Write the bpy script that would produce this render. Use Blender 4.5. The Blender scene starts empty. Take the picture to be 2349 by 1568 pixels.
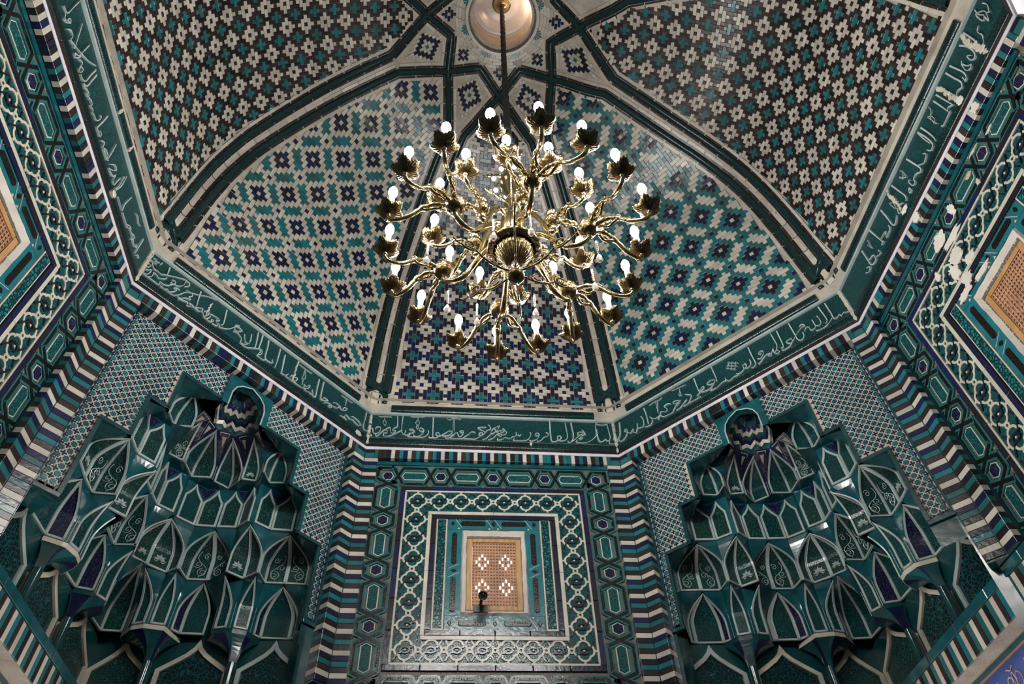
import bpy, bmesh, math, random
from math import sin, cos, pi, radians, hypot, atan2, sqrt
from mathutils import Vector, Matrix
random.seed(7)
SC = 2.5                      # one plan unit of the survey below = 2.5 m
scene = bpy.context.scene
COL = scene.collection

# ---------------------------------------------------------------- camera
cam_d = bpy.data.cameras.new('camera')
cam = bpy.data.objects.new('camera', cam_d)
COL.objects.link(cam)
cam_d.sensor_width = 36.0
cam_d.lens = 1684.1445 / 2349.0 * 36.0
cam_d.clip_start = 0.02
CAM_C = Vector((-0.11046, -0.8212, -1.64986))
CAM_R = [Vector((0.997000,-0.071304,-0.030104)),Vector((0.035744,0.769163,-0.638053)),Vector((0.068650,0.635063,0.769404))]                    # rows: right, down, forward
m = Matrix(((CAM_R[0][0], -CAM_R[1][0], -CAM_R[2][0]), (CAM_R[0][1], -CAM_R[1][1], -CAM_R[2][1]), (CAM_R[0][2], -CAM_R[1][2], -CAM_R[2][2])))
cam.matrix_world = Matrix.Translation(CAM_C * SC) @ m.to_4x4()
scene.camera = cam

# ---------------------------------------------------------------- world, exposure
world = bpy.data.worlds.new('world'); scene.world = world
world.use_nodes = True
bg = world.node_tree.nodes['Background']
bg.inputs[0].default_value = (1.0, 0.93, 0.86, 1); bg.inputs[1].default_value = 3.2
scene.view_settings.view_transform = 'Standard'
scene.view_settings.look = 'None'
scene.view_settings.gamma = 1.0
scene.view_settings.exposure = 0.0
scene.view_settings.use_curve_mapping = False
BULB_W = 230.0                # emission strength of one candle bulb


# ---------------------------------------------------------------- materials
def mat(name, col, rough=0.35, var=0.25, bump=0.0, bscale=60.0, spec=0.5, metal=0.0, coat=0.0, emit=None, estr=0.0, kind='noise', col2=None, mix=0.5):
    M = bpy.data.materials.new(name); M.use_nodes = True
    nt = M.node_tree; N = nt.nodes; L = nt.links
    b = N['Principled BSDF']
    b.inputs['Roughness'].default_value = rough
    b.inputs['Metallic'].default_value = metal
    b.inputs['Specular IOR Level'].default_value = spec
    b.inputs['Coat Weight'].default_value = coat
    b.inputs['Coat Roughness'].default_value = 0.12
    tc = N.new('ShaderNodeTexCoord')
    geo = N.new('ShaderNodeNewGeometry')
    if emit:
        b.inputs['Emission Color'].default_value = (*emit, 1); b.inputs['Emission Strength'].default_value = estr
    dark = [c * (1 - var) for c in col]; light = [min(1, c * (1 + var)) for c in col]
    nz = N.new('ShaderNodeTexNoise'); nz.inputs['Scale'].default_value = 9.0; nz.inputs['Detail'].default_value = 5.0
    L.new(geo.outputs['Position'], nz.inputs['Vector'])
    rp = N.new('ShaderNodeValToRGB')
    rp.color_ramp.elements[0].position = 0.3; rp.color_ramp.elements[0].color = (*dark, 1)
    rp.color_ramp.elements[1].position = 0.7; rp.color_ramp.elements[1].color = (*light, 1)
    L.new(nz.outputs['Fac'], rp.inputs['Fac'])
    out = rp.outputs['Color']
    hgt = None
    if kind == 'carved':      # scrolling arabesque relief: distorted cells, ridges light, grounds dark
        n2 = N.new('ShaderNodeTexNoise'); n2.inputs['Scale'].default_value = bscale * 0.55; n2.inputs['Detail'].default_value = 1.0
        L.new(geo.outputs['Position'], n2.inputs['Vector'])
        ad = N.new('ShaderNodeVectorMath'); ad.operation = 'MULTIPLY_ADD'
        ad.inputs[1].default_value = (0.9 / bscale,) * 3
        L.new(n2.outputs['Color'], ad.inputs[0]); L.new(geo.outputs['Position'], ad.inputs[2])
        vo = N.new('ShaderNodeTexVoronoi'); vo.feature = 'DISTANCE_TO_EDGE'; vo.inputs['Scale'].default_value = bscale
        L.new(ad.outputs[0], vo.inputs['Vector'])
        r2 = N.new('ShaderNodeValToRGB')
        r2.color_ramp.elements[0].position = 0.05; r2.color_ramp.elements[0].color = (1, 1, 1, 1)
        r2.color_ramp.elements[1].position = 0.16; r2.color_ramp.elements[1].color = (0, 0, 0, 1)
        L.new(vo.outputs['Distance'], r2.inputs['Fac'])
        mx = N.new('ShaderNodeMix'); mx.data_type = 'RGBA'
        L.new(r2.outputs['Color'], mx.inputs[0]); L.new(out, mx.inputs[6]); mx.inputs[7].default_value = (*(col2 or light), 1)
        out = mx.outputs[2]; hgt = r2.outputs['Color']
    elif kind == 'net':       # two crossed wave families: lattice relief of the mouldings
        vo = N.new('ShaderNodeTexVoronoi'); vo.feature = 'F1'; vo.distance = 'MANHATTAN'; vo.inputs['Scale'].default_value = bscale
        vo.inputs['Randomness'].default_value = 0.35
        L.new(geo.outputs['Position'], vo.inputs['Vector'])
        r2 = N.new('ShaderNodeValToRGB')
        r2.color_ramp.elements[0].position = 0.35; r2.color_ramp.elements[0].color = (0, 0, 0, 1)
        r2.color_ramp.elements[1].position = 0.6; r2.color_ramp.elements[1].color = (1, 1, 1, 1)
        L.new(vo.outputs['Distance'], r2.inputs['Fac'])
        mx = N.new('ShaderNodeMix'); mx.data_type = 'RGBA'
        L.new(r2.outputs['Color'], mx.inputs[0]); L.new(out, mx.inputs[6]); mx.inputs[7].default_value = (*(col2 or light), 1)
        out = mx.outputs[2]; hgt = r2.outputs['Color']
    elif kind == 'wood':
        wv = N.new('ShaderNodeTexWave'); wv.inputs['Scale'].default_value = 6.0; wv.inputs['Distortion'].default_value = 6.0; wv.inputs['Detail'].default_value = 3.0
        L.new(tc.outputs['Object'], wv.inputs['Vector'])
        mx = N.new('ShaderNodeMix'); mx.data_type = 'RGBA'
        L.new(wv.outputs['Fac'], mx.inputs[0]); L.new(out, mx.inputs[6]); mx.inputs[7].default_value = (*dark, 1)
        out = mx.outputs[2]; hgt = wv.outputs['Fac']
    L.new(out, b.inputs['Base Color'])
    if bump > 0:
        if hgt is None:
            n3 = N.new('ShaderNodeTexNoise'); n3.inputs['Scale'].default_value = bscale; n3.inputs['Detail'].default_value = 2.0
            L.new(geo.outputs['Position'], n3.inputs['Vector']); hgt = n3.outputs['Fac']
        bp = N.new('ShaderNodeBump'); bp.inputs['Strength'].default_value = bump; bp.inputs['Distance'].default_value = 0.012
        L.new(hgt, bp.inputs['Height']); L.new(bp.outputs['Normal'], b.inputs['Normal'])
    return M

CREAM = [mat('glaze_cream_%d' % i, c, 0.3, 0.12, 0.12, 40) for i, c in enumerate([(.50, .46, .39), (.43, .40, .34), (.55, .51, .44), (.46, .42, .37)])]
TURQ = [mat('glaze_turquoise_%d' % i, c, 0.22, 0.2, 0.12, 40) for i, c in enumerate([(.012, .125, .145), (.014, .098, .105), (.012, .140, .175), (.020, .115, .120)])]
NAVY = [mat('glaze_navy_%d' % i, c, 0.22, 0.25, 0.12, 40) for i, c in enumerate([(.007, .009, .038), (.009, .011, .026), (.006, .012, .060), (.010, .011, .020)])]
BLACK = [mat('glaze_black_%d' % i, c, 0.3, 0.3, 0.15, 40) for i, c in enumerate([(.012, .008, .009), (.022, .013, .012), (.028, .020, .020)])]
MORTAR = mat('mortar', (.42, .38, .32), 0.8, 0.2, 0.3, 50)
PLASTER = mat('plaster', (.62, .58, .52), 0.8, 0.12, 0.3, 14)
PLASTER_WARM = mat('plaster_warm', (.52, .44, .37), 0.85, 0.15, 0.3, 20)
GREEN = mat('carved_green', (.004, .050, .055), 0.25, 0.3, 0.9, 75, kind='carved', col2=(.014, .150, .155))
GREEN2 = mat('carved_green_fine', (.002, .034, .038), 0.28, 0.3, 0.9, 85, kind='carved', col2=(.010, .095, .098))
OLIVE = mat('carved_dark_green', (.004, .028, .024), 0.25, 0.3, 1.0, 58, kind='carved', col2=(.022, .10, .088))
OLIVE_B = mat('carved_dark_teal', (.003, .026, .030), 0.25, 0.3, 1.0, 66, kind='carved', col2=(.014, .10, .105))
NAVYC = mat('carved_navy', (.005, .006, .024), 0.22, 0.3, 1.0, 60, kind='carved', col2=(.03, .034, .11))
NET = mat('net_green', (.010, .115, .118), 0.25, 0.3, 0.9, 80, kind='net', col2=(.001, .012, .014))
NET2 = mat('rib_green', (.008, .060, .058), 0.22, 0.4, 0.6, 110, kind='net', col2=(.003, .022, .024))
PIERCED = mat('pierced_turquoise', (.010, .15, .16), 0.25, 0.2, 1.0, 42, kind='carved', col2=(.002, .030, .034))
PIERCED_T = mat('pierced_teal', (.001, .010, .012), 0.25, 0.2, 1.0, 40, kind='carved', col2=(.006, .075, .085))
BLACKC = mat('carved_black', (.020, .012, .012), 0.28, 0.3, 1.0, 60, kind='net', col2=(.006, .004, .004))
TEAL = mat('glaze_teal', (.005, .068, .082), 0.2, 0.35, 0.10, 14, coat=0.25)
TEALD = mat('glaze_teal_dark', (.005, .045, .050), 0.22, 0.3, 0.12, 18, coat=0.3)
WHITE = mat('glaze_pale_blue_white', (.36, .43, .42), 0.25, 0.15, 0.15, 30)
IVORY = mat('glaze_ivory', (.52, .48, .40), 0.3, 0.15, 0.15, 30)
SPECK = mat('speckled_cream', (.50, .45, .36), 0.5, 0.2, 0.8, 50, kind='net', col2=(.12, .10, .08))
FILLET = mat('lime_fillet', (.56, .55, .60), 0.7, 0.12, 0.3, 30)
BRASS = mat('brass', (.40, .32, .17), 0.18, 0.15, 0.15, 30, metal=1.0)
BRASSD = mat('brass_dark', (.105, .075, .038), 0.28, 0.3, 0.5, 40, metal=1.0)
CANDLE = mat('candle_cream', (.75, .66, .45), 0.5, 0.08)
BULB = mat('bulb', (1, 1, 1), 0.4, 0.0, emit=(1.0, .985, .955), estr=BULB_W)
CRYSTAL = mat('crystal', (.85, .78, .72), 0.08, 0.1, spec=0.8, coat=0.5)
WOOD = mat('wood_pale', (.50, .27, .10), 0.55, 0.2, 0.25, 30, kind='wood')
WOODL = mat('wood_lattice', (.42, .22, .12), 0.55, 0.2, 0.1, 30)
CORD = mat('black_sleeve', (.012, .012, .012), 0.7, 0.3, 0.6, 60)
MARBLE = mat('marble', (.66, .60, .56), 0.25, 0.1)
DARKP = mat('dark_plastic', (.02, .02, .022), 0.35, 0.1)
LENS = mat('lens_glass', (.01, .01, .012), 0.05, 0.1, coat=1.0)
BLUEP = mat('painted_blue', (.045, .085, .30), 0.7, 0.15)
REDP = mat('painted_red', (.28, .02, .012), 0.7, 0.2)
GREYP = mat('painted_pale_grey', (.42, .42, .44), 0.7, 0.08)
SALMON = mat('painted_salmon', (.45, .20, .14), 0.7, 0.1)
def pick(L, w=None): return random.choice(L)

# ---------------------------------------------------------------- mesh helpers
class MB:
    def __init__(s): s.v = []; s.f = []; s.m = []; s.mats = []
    def mi(s, M):
        if M not in s.mats: s.mats.append(M)
        return s.mats.index(M)
    def add(s, vs, fs, M):
        o = len(s.v); s.v += [tuple(v) for v in vs]; k = s.mi(M)
        for f in fs: s.f.append([i + o for i in f]); s.m.append(k)
    def build(s, name, parent=None, smooth=False, kind=None, label=None):
        if not s.v: return None
        me = bpy.data.meshes.new(name)
        base = Vector(parent['_o']) if parent is not None and '_o' in parent else Vector((0, 0, 0))
        n = len(s.v); c = [sum(v[i] for v in s.v) / n for i in range(3)]
        me.from_pydata([((v[0] - c[0]) * SC, (v[1] - c[1]) * SC, (v[2] - c[2]) * SC) for v in s.v], [], s.f)
        for M in s.mats: me.materials.append(M)
        if len(s.mats) > 1: me.polygons.foreach_set('material_index', s.m)
        if smooth: me.polygons.foreach_set('use_smooth', [True] * len(s.f))
        o = bpy.data.objects.new(name, me); COL.objects.link(o)
        o.location = Vector(c) * SC
        if parent is not None:
            o.parent = parent; o.location = Vector(c) * SC - Vector(parent['_o'])
        o['_o'] = tuple(Vector(c) * SC)
        if kind: o['kind'] = kind
        if label: o['label'] = label
        return o
def tag(o, label, cat=None, group=None, kind=None):
    o['label'] = label
    if cat: o['category'] = cat
    if group: o['group'] = group
    if kind: o['kind'] = kind
    return o
def empty(name, p):
    o = bpy.data.objects.new(name, None); COL.objects.link(o)
    o.location = Vector(p) * SC; o['_o'] = tuple(o.location); o.empty_display_size = 0.05
    return o
def one(name, vs, fs, M, parent=None, **k):
    b = MB(); b.add(vs, fs, M); return b.build(name, parent, **k)
def plate(b, poly, P, M, d0, d1, ch=0.0012, side=None):
    """closed tile: outline poly in plane coordinates, raised from depth d0 to d1, chamfered rim; P(u, w, d) -> point"""
    n = len(poly); cu = sum(p[0] for p in poly) / n; cw = sum(p[1] for p in poly) / n
    top = []
    for (u, w) in poly:
        du, dw = u - cu, w - cw; L = hypot(du, dw) or 1
        k = max(0.3, 1 - ch / L * 1.3)
        top.append((cu + du * k, cw + dw * k))
    vs = [P(u, w, d0) for u, w in poly] + [P(u, w, d1 - ch * 0.8) for u, w in poly] + [P(u, w, d1) for u, w in top]
    fs = []
    for i in range(n):
        j = (i + 1) % n
        fs.append([i, j, n + j, n + i]); fs.append([n + i, n + j, 2 * n + j, 2 * n + i])
    fs.append([2 * n + i for i in range(n)])
    b.add(vs, fs, M)
def rect(u0, u1, w0, w1): return [(u0, w0), (u1, w0), (u1, w1), (u0, w1)]
def strip2(b, pts, hw, P, M, d0, d1, closed=False):
    """flat ribbon of half width hw along a 2-D polyline, raised from d0 to d1, mitred"""
    n = len(pts); L = []; R = []
    hws = hw if isinstance(hw, (list, tuple)) else [hw] * n
    for i in range(n):
        a = pts[i - 1] if (i > 0 or closed) else pts[i]
        c = pts[(i + 1) % n] if (i < n - 1 or closed) else pts[i]
        p = pts[i]
        def nrm(q, r):
            dx, dy = r[0] - q[0], r[1] - q[1]; l = hypot(dx, dy) or 1e-9
            return (-dy / l, dx / l)
        n1 = nrm(a, p) if a != p else nrm(p, c); n2 = nrm(p, c) if c != p else n1
        mx, my = n1[0] + n2[0], n1[1] + n2[1]; l2 = (mx * mx + my * my) or 1e-9
        k = min(2.2, 2.0 / l2) if l2 > 0.2 else 2.2
        h = hws[i]
        L.append((p[0] + mx * k * h * 0.999, p[1] + my * k * h * 0.999)); R.append((p[0] - mx * k * h * 0.999, p[1] - my * k * h * 0.999))
    vs = []
    for i in range(n): vs += [P(*L[i], d0), P(*L[i], d1), P(*R[i], d1), P(*R[i], d0)]
    fs = []
    for i in range(n if closed else n - 1):
        j = (i + 1) % n
        for q in range(3): fs.append([4 * i + q, 4 * i + q + 1, 4 * j + q + 1, 4 * j + q])
    if not closed:
        fs.append([3, 2, 1, 0]); e = 4 * (n - 1); fs.append([e, e + 1, e + 2, e + 3])
    b.add(vs, fs, M)
def tube(b, pts, r, M, n=8, close=False, caps=True):
    pts = [Vector(p) for p in pts]; N = len(pts)
    rs = r if isinstance(r, (list, tuple)) else [r] * N
    ref = Vector((0, 0, 1)); vs = []; fs = []
    t0 = (pts[1] - pts[0]).normalized()
    if abs(t0.z) > 0.9: ref = Vector((1, 0, 0))
    x = t0.cross(ref).normalized()
    for i in range(N):
        t = (pts[min(i + 1, N - 1)] - pts[max(i - 1, 0)])
        if close: t = pts[(i + 1) % N] - pts[i - 1]
        t.normalize(); x = (x - t * x.dot(t)).normalized(); y = t.cross(x)
        for k in range(n):
            a = 2 * pi * k / n; vs.append(pts[i] + (x * cos(a) + y * sin(a)) * rs[i])
    for i in range(N if close else N - 1):
        j = (i + 1) % N
        for k in range(n):
            l = (k + 1) % n; fs.append([i * n + k, i * n + l, j * n + l, j * n + k])
    if caps and not close: fs.append(list(range(n))[::-1]); fs.append([(N - 1) * n + k for k in range(n)])
    b.add(vs, fs, M)
def lathe(b, c, prof, M, n=20, flute=0.0, nf=0, axis=Vector((0, 0, 1)), phase=0.0):
    c = Vector(c); axis = Vector(axis).normalized()
    x = axis.orthogonal().normalized() if abs(axis.z) < 0.999 else Vector((1, 0, 0)); y = axis.cross(x)
    vs = []; fs = []
    for (r, z) in prof:
        for k in range(n):
            a = 2 * pi * k / n + phase; rr = r * (1 + flute * cos(nf * a))
            vs.append(c + (x * cos(a) + y * sin(a)) * rr + axis * z)
    for i in range(len(prof) - 1):
        for k in range(n):
            l = (k + 1) % n; fs.append([i * n + k, i * n + l, (i + 1) * n + l, (i + 1) * n + k])
    b.add(vs, fs, M)
def smooth_pts(pts, k=5, closed=False):
    """Catmull-Rom through 2-D or 3-D points"""
    P = [tuple(p) for p in pts]; n = len(P); out = []
    if n < 3: return P
    for i in range(n if closed else n - 1):
        p0 = P[i - 1] if (i > 0 or closed) else P[0]; p1 = P[i]; p2 = P[(i + 1) % n]; p3 = P[(i + 2) % n] if (i + 2 < n or closed) else P[-1]
        for j in range(k):
            t = j / k
            out.append(tuple(0.5 * ((2 * b) + (-a + c) * t + (2 * a - 5 * b + 4 * c - d) * t * t + (-a + 3 * b - 3 * c + d) * t ** 3) for a, b, c, d in zip(p0, p1, p2, p3)))
    if not closed: out.append(P[-1])
    return out

# ---------------------------------------------------------------- plan of the octagon (counter-clockwise, plan units)
OCT = [Vector(p) for p in [(1.040, .418), (.431, 1.017), (-.410, 1.008), (-.995, .379), (-.996, -.425), (-.41, -1.01), (.43, -1.01), (1.062, -.432)]]
PROF_L = [(1.0, .150), (.997, .20), (.985, .28), (.972, .40), (.957, .52), (.937, .61), (.90, .705), (.855, .785), (.74, .91), (.62, 1.01), (.495, 1.08), (.39, 1.13), (.306, 1.19), (.262, 1.215), (.18, 1.25), (.105, 1.272)]
PROF_R = [(1.0, .150), (.996, .20), (.978, .28), (.958, .40), (.932, .53), (.89, .665), (.83, .77), (.73, .86), (.635, .915), (.475, 1.015), (.36, 1.09), (.293, 1.17), (.262, 1.20), (.18, 1.25), (.105, 1.275)]
PROF_L = PROF_L[:2] + [q for q in smooth_pts(PROF_L, 8)[17:]]; PROF_R = PROF_R[:2] + [q for q in smooth_pts(PROF_R, 8)[17:]]
def _pz(T, rho):
    for (r0, z0), (r1, z1) in zip(T, T[1:]):
        if rho >= r1: return z0 + (z1 - z0) * (r0 - rho) / (r0 - r1)
    return T[-1][1]
def profz(rho, cx=0.0):
    """the two flanks of the old dome do not rise quite alike"""
    w = .5 + .5 * max(-1, min(1, cx)); return _pz(PROF_L, rho) * (1 - w) + _pz(PROF_R, rho) * w
def blend(rho):
    t = min(1, max(0, (0.95 - rho) / 0.6)); return t * t * (3 - 2 * t)
def dome(a, rho, z=None):
    """a: facet coordinate (facet k spans k..k+1, vertex k at a=k), rho: radial fraction"""
    a = a % 8; k = int(a); x = a - k
    A, B = OCT[k], OCT[(k + 1) % 8]
    s = A.lerp(B, x); al, bl = A.length, B.length
    c = s.normalized() * (al + (bl - al) * x) if True else s
    p = s.lerp(c, blend(rho)) * rho
    if blend(rho) > 0 and rho < .5:
        w = (0.5 - rho) / 0.4; w = min(1, max(0, w)); p = p.lerp(p.normalized() * rho * 1.075, w)
    return Vector((p.x, p.y, profz(rho, p.x / (p.length or 1) * 1.07) if z is None else z))
def dnormal(a, rho):
    e = 1e-3; p = dome(a, rho); u = dome(a + e * 5, rho) - dome(a - e * 5, rho); v = dome(a, max(.1, rho - e * 4)) - dome(a, min(1.0, rho + e * 4))
    n = v.cross(u).normalized(); c = Vector((0, 0, .3)) - p
    return n if n.dot(c) > 0 else -n
class Facet:
    """arc-length coordinates (s to the right seen from inside, t up) on facet k"""
    def __init__(f, k):
        f.k = k; f.A, f.B = OCT[k], OCT[(k + 1) % 8]; f.w = (f.B - f.A).length
        f.tab = []; t = 0; last = None; i = 0
        N = 240
        for i in range(N + 1):
            rho = 1.0 - (1.0 - .105) * i / N
            if rho > .9935: pass
            p = dome(k + .5, rho)
            if p.z < .198: continue
            if last is not None: t += (p - last).length
            f.tab.append((t, rho)); last = p
        f.T = t
    def rho(f, t):
        T = f.tab
        if t <= 0: return T[0][1] + (-t) * 0.07
        lo, hi = 0, len(T) - 1
        if t >= T[-1][0]: return T[-1][1]
        while hi - lo > 1:
            m_ = (lo + hi) // 2
            if T[m_][0] <= t: lo = m_
            else: hi = m_
        (t0, r0), (t1, r1) = T[lo], T[hi]
        return r0 + (r1 - r0) * (t - t0) / (t1 - t0)
    def tof(f, rho):
        for (t0, r0), (t1, r1) in zip(f.tab, f.tab[1:]):
            if r1 <= rho: return t0 + (t1 - t0) * (r0 - rho) / (r0 - r1 + 1e-12)
        return f.T
    def P(f, s, t, d=0.0):
        rho = f.rho(t); a = f.k + .5 - s / (f.w * rho)
        p = dome(a, rho)
        if d:
            p = p + dnormal(f.k + .5 - s * .98 / (f.w * rho), rho) * d
        return p

# shell of the dome: one mortar facet per side of the octagon, tiles are its parts
def shell(k, name):
    b = MB(); NA, NR = 24, 90; vs = []
    R = [1.0 - (1 - .105) * i / NR for i in range(NR + 1)]
    for r in R:
        for i in range(NA + 1): q = dome(k + i / NA * .99999, r); vs.append(q + (q - Vector((0, 0, .3))).normalized() * .0028)
    fs = [[j * (NA + 1) + i, j * (NA + 1) + i + 1, (j + 1) * (NA + 1) + i + 1, (j + 1) * (NA + 1) + i] for j in range(NR) for i in range(NA)]
    b.add(vs, fs, MORTAR)
    return b.build(name, smooth=True)
U = .01435                     # brick module
def pat_cross(i, j):
    i %= 6; j %= 6
    a = min(i, 6 - i)
    if i == 0: return {0: 'T', 1: 'T', 5: 'T', 2: 'N', 3: 'N', 4: 'N'}[j]
    if a == 1: return {0: 'T', 1: 'N', 2: 'N', 4: 'N', 5: 'N'}.get(j, 'C')
    if a == 2: return 'N' if j in (5, 0, 1) else 'C'
    return 'N' if j in (0, 3) else 'C'
def lat66(i, j):
    """representatives of (i, j) modulo the lattice (6,6),(6,-6), nearest the origin"""
    best = None
    for m_ in range(-1, 2):
        for n_ in range(-1, 2):
            x, y = i % 12 + m_ * 12, j % 12 + n_ * 12
            for ox, oy in ((0, 0), (6, 6), (-6, 6), (6, -6), (-6, -6)):
                yield x + ox, y + oy
def pat_dl(i, j):
    for x, y in lat66(i, j):
        if abs(x) + abs(y) <= 2: return 'C' if x == 0 == y else 'N'
        for cx, cy, q in ((3, 3, -1), (3, -3, 1)):
            dx, dy = x - cx, y - cy
            if q == -1:
                if (dy == 0 and abs(dx) <= 1) or (dy == 1 and -2 <= dx <= 0) or (dy == -1 and 0 <= dx <= 2) or (dx, dy) in ((-1, 2), (1, -2)): return 'T'
            else:
                if (dy == 0 and abs(dx) <= 1) or (dy == 1 and 0 <= dx <= 2) or (dy == -1 and -2 <= dx <= 0) or (dx, dy) in ((1, 2), (-1, -2)): return 'T'
        if (x, y) in ((6, 0), (0, 6), (-6, 0), (0, -6)): return 'N'
    return 'C'
def pat_dr(i, j):
    for x, y in lat66(i, j):
        ax, ay = abs(x), abs(y)
        if ax + ay <= 2: return 'C' if x == 0 == y else 'N'
        if (ax == 0 and 3 <= ay <= 5) or (ax == 1 and ay in (2, 3)) or (ax == 2 and ay in (1, 2)) or (ax == 3 and ay <= 1) or (ax, ay) == (4, 0): return 'T'
        if (ax == 1 and 5 <= ay <= 7) or (ax == 5 and ay <= 1): return 'T'
        if (ax, ay) in ((6, 0), (0, 6)): return 'N'
    return 'C'
def runs(cells, pat, dirs):
    """group unit cells of one colour into bricks up to 3 long; dirs: colour -> 'h'/'v'"""
    done = set(); out = []
    for (i, j) in sorted(cells):
        if (i, j) in done: continue
        c = pat(i, j); d = dirs(i, j, c); st = (1, 0) if d == 'h' else (0, 1)
        L = [(i, j)]
        while len(L) < 3:
            n = (L[-1][0] + st[0], L[-1][1] + st[1])
            if n in cells and n not in done and pat(*n) == c and dirs(*n, c) == d: L.append(n)
            else: break
        for q in L: done.add(q)
        out.append((c, L[0], L[-1]))
    return out
RHO_E, RHO_N, RHO_I = .395, .262, .188      # outer elbow, star node, inner elbow of the ribs
def brick_facet(k, pat, dirs, parent, dark, uniq=None):
    U = .0121 if k in (3, 7) else .0143
    f = Facet(k); tE = f.tof(RHO_E); tN = f.tof(RHO_N)
    bord = .064
    hwE = f.w / 2 * RHO_E * 1.06 - bord
    def hw(t):
        r = f.rho(t); h = f.w / 2 * r - bord
        if r < .5: h += (.5 - r) * .06
        if t > tE: h = min(h, hwE * (tN - .040 - t) / max(1e-4, (tN - .040 - tE)))
        return h
    cells = set()
    nj = int(tN / U) + 1; ni = int(f.w / 2 / U) + 1
    for j in range(0, nj):
        t = (j + .5) * U + .004; h = hw(t)
        for i in range(-ni, ni + 1):
            if abs(i * U) + U * .35 < h: cells.add((i, j))
    rs = runs(cells, pat, dirs)
    CAMv = CAM_C
    items = []
    for c, a, z in rs:
        s0, s1 = (a[0] - .5) * U, (z[0] + .5) * U; t0, t1 = a[1] * U + .004, (z[1] + 1) * U + .004
        mid = f.P((s0 + s1) / 2, (t0 + t1) / 2)
        items.append(((mid - CAMv).length * (1.6 if c == 'C' else 1.0) / max(.2, (s1 - s0) * (t1 - t0) / U / U), c, s0, s1, t0, t1))
    items.sort(key=lambda q: q[0])
    rest = MB(); n = 0
    for _, c, s0, s1, t0, t1 in items:
        M = pick({'C': CREAM, 'T': TURQ, 'N': dark}[c])
        g = .0006 if c != 'C' else .0004
        hh = random.uniform(.0010, .0022)
        b = rest
        if n < 290: b = MB()
        jx = random.uniform(-.0003, .0003)
        sm, tm, k1, k2 = (s0 + s1) / 2, (t0 + t1) / 2, random.gauss(0, .022), random.gauss(0, .022)
        plate(b, rect(s0 + g + jx, s1 - g + jx, t0 + g, t1 - g), lambda s, t, d: f.P(s, t, d + (((s - sm) * k1 + (t - tm) * k2) if d > 0 else 0)), M, 0, hh, .0006)
        if n < 290: b.build('brick', parent)
        n += 1
    # cream margin bricks between field and ribs
    for sg in (-1, 1):
        t = .002
        while t < tN - .03:
            t2 = t + .034
            h0, h1 = hw(t) , hw(t2)
            if h0 > .004:
                h1 = max(h1, .002)
                poly = [(sg * (h0 + .001), t), (sg * (h1 + .001), t2 - .001), (sg * (h1 + .015), t2 - .001), (sg * (h0 + .015), t)]
                if sg < 0: poly = poly[::-1]
                plate(rest, poly, f.P, pick(CREAM), 0, .0016, .0006)
            t = t2
    rest.build('fine_bricks', parent, kind='stuff')
    return f
dirs_front = lambda i, j, c: 'h' if (c == 'C' or (c == 'T' and (i % 6) in (1, 5)) or (c == 'T' and i % 6 == 0 and j % 6 == 0)) else 'v'
dirs_front2 = lambda i, j, c: 'h' if c == 'C' else ('h' if c == 'T' and j % 6 == 0 else 'v')
dirs_dl = lambda i, j, c: 'v' if c == 'C' else 'h'
dirs_dr = lambda i, j, c: 'v' if c == 'T' else 'h'
# centre the cross patterns as in the photograph
P3 = lambda i, j: pat_cross(i + 3, j - 2)
FAC = {}
spec = {1: ('ceiling', 'front dome facet: cream brick field with turquoise crosses edged in navy', P3, NAVY),
        2: ('ceiling', 'left front dome facet: cream bricks with separate navy lozenges and turquoise brick clusters', pat_dl, NAVY),
        0: ('ceiling', 'right front dome facet: cream bricks crossed by a turquoise diagonal net with navy lozenges', pat_dr, NAVY),
        3: ('ceiling', 'left dome facet: black and turquoise brick crosses on cream, beyond the left ribs', P3, BLACK),
        7: ('ceiling', 'right dome facet: black and turquoise brick crosses on cream, beyond the right ribs', P3, BLACK)}
for k in range(8):
    if k in spec:
        nm, lab, pt, dk = spec[k]
        o = shell(k, nm); tag(o, lab, kind='structure')
        dd = dirs_dl if k == 2 else dirs_dr if k == 0 else (lambda i, j, c: 'h' if c == 'C' else ('h' if c == 'T' and (j - 2) % 6 == 0 else 'v'))
        FAC[k] = brick_facet(k, pt, dd, o, dk); FAC[k].o = o
    else:
        o = shell(k, 'ceiling'); tag(o, 'rear dome facet behind the viewer, over the back of the room', kind='structure')
        FAC[k] = Facet(k); FAC[k].o = o

# ---------------------------------------------------------------- ribs: eight straps woven round the oculus
def rib_strap(v, full=True):
    """strap from vertex v (side of facet v-1) over node v-1, inner elbow v-1, node v-2, down to vertex v-2"""
    pts = []
    def ribside(vv, sg, rho):
        p = dome(vv, rho); e = dome(vv + sg * .02, rho) - p
        return p + e.normalized() * .033
    down = [.99, .984, .978, .972, .966, .96, .94, .90, .86, .80, .74, .68, .62, .56, .50, .44]
    A = [ribside(v, -1, r) for r in down ] + [ribside(v, -1, RHO_E)]
    B = [dome(v - .5, RHO_N)]
    Cc = [dome(v - 1, RHO_I)]
    D = [dome(v - 1.5, RHO_N)]
    E = [ribside(v - 2, 1, r) for r in [RHO_E] + down[::-1] ]
    path = A + B + Cc + D + E
    out = [path[0]]
    for p, q in zip(path, path[1:]):
        n = max(1, int((q - p).length / .03))
        for i in range(1, n + 1): out.append(p.lerp(q, i / n))
    # settle intermediate points on the surface
    res = []
    for p in out:
        r = hypot(p.x, p.y); res.append(p)
    return res
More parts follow.
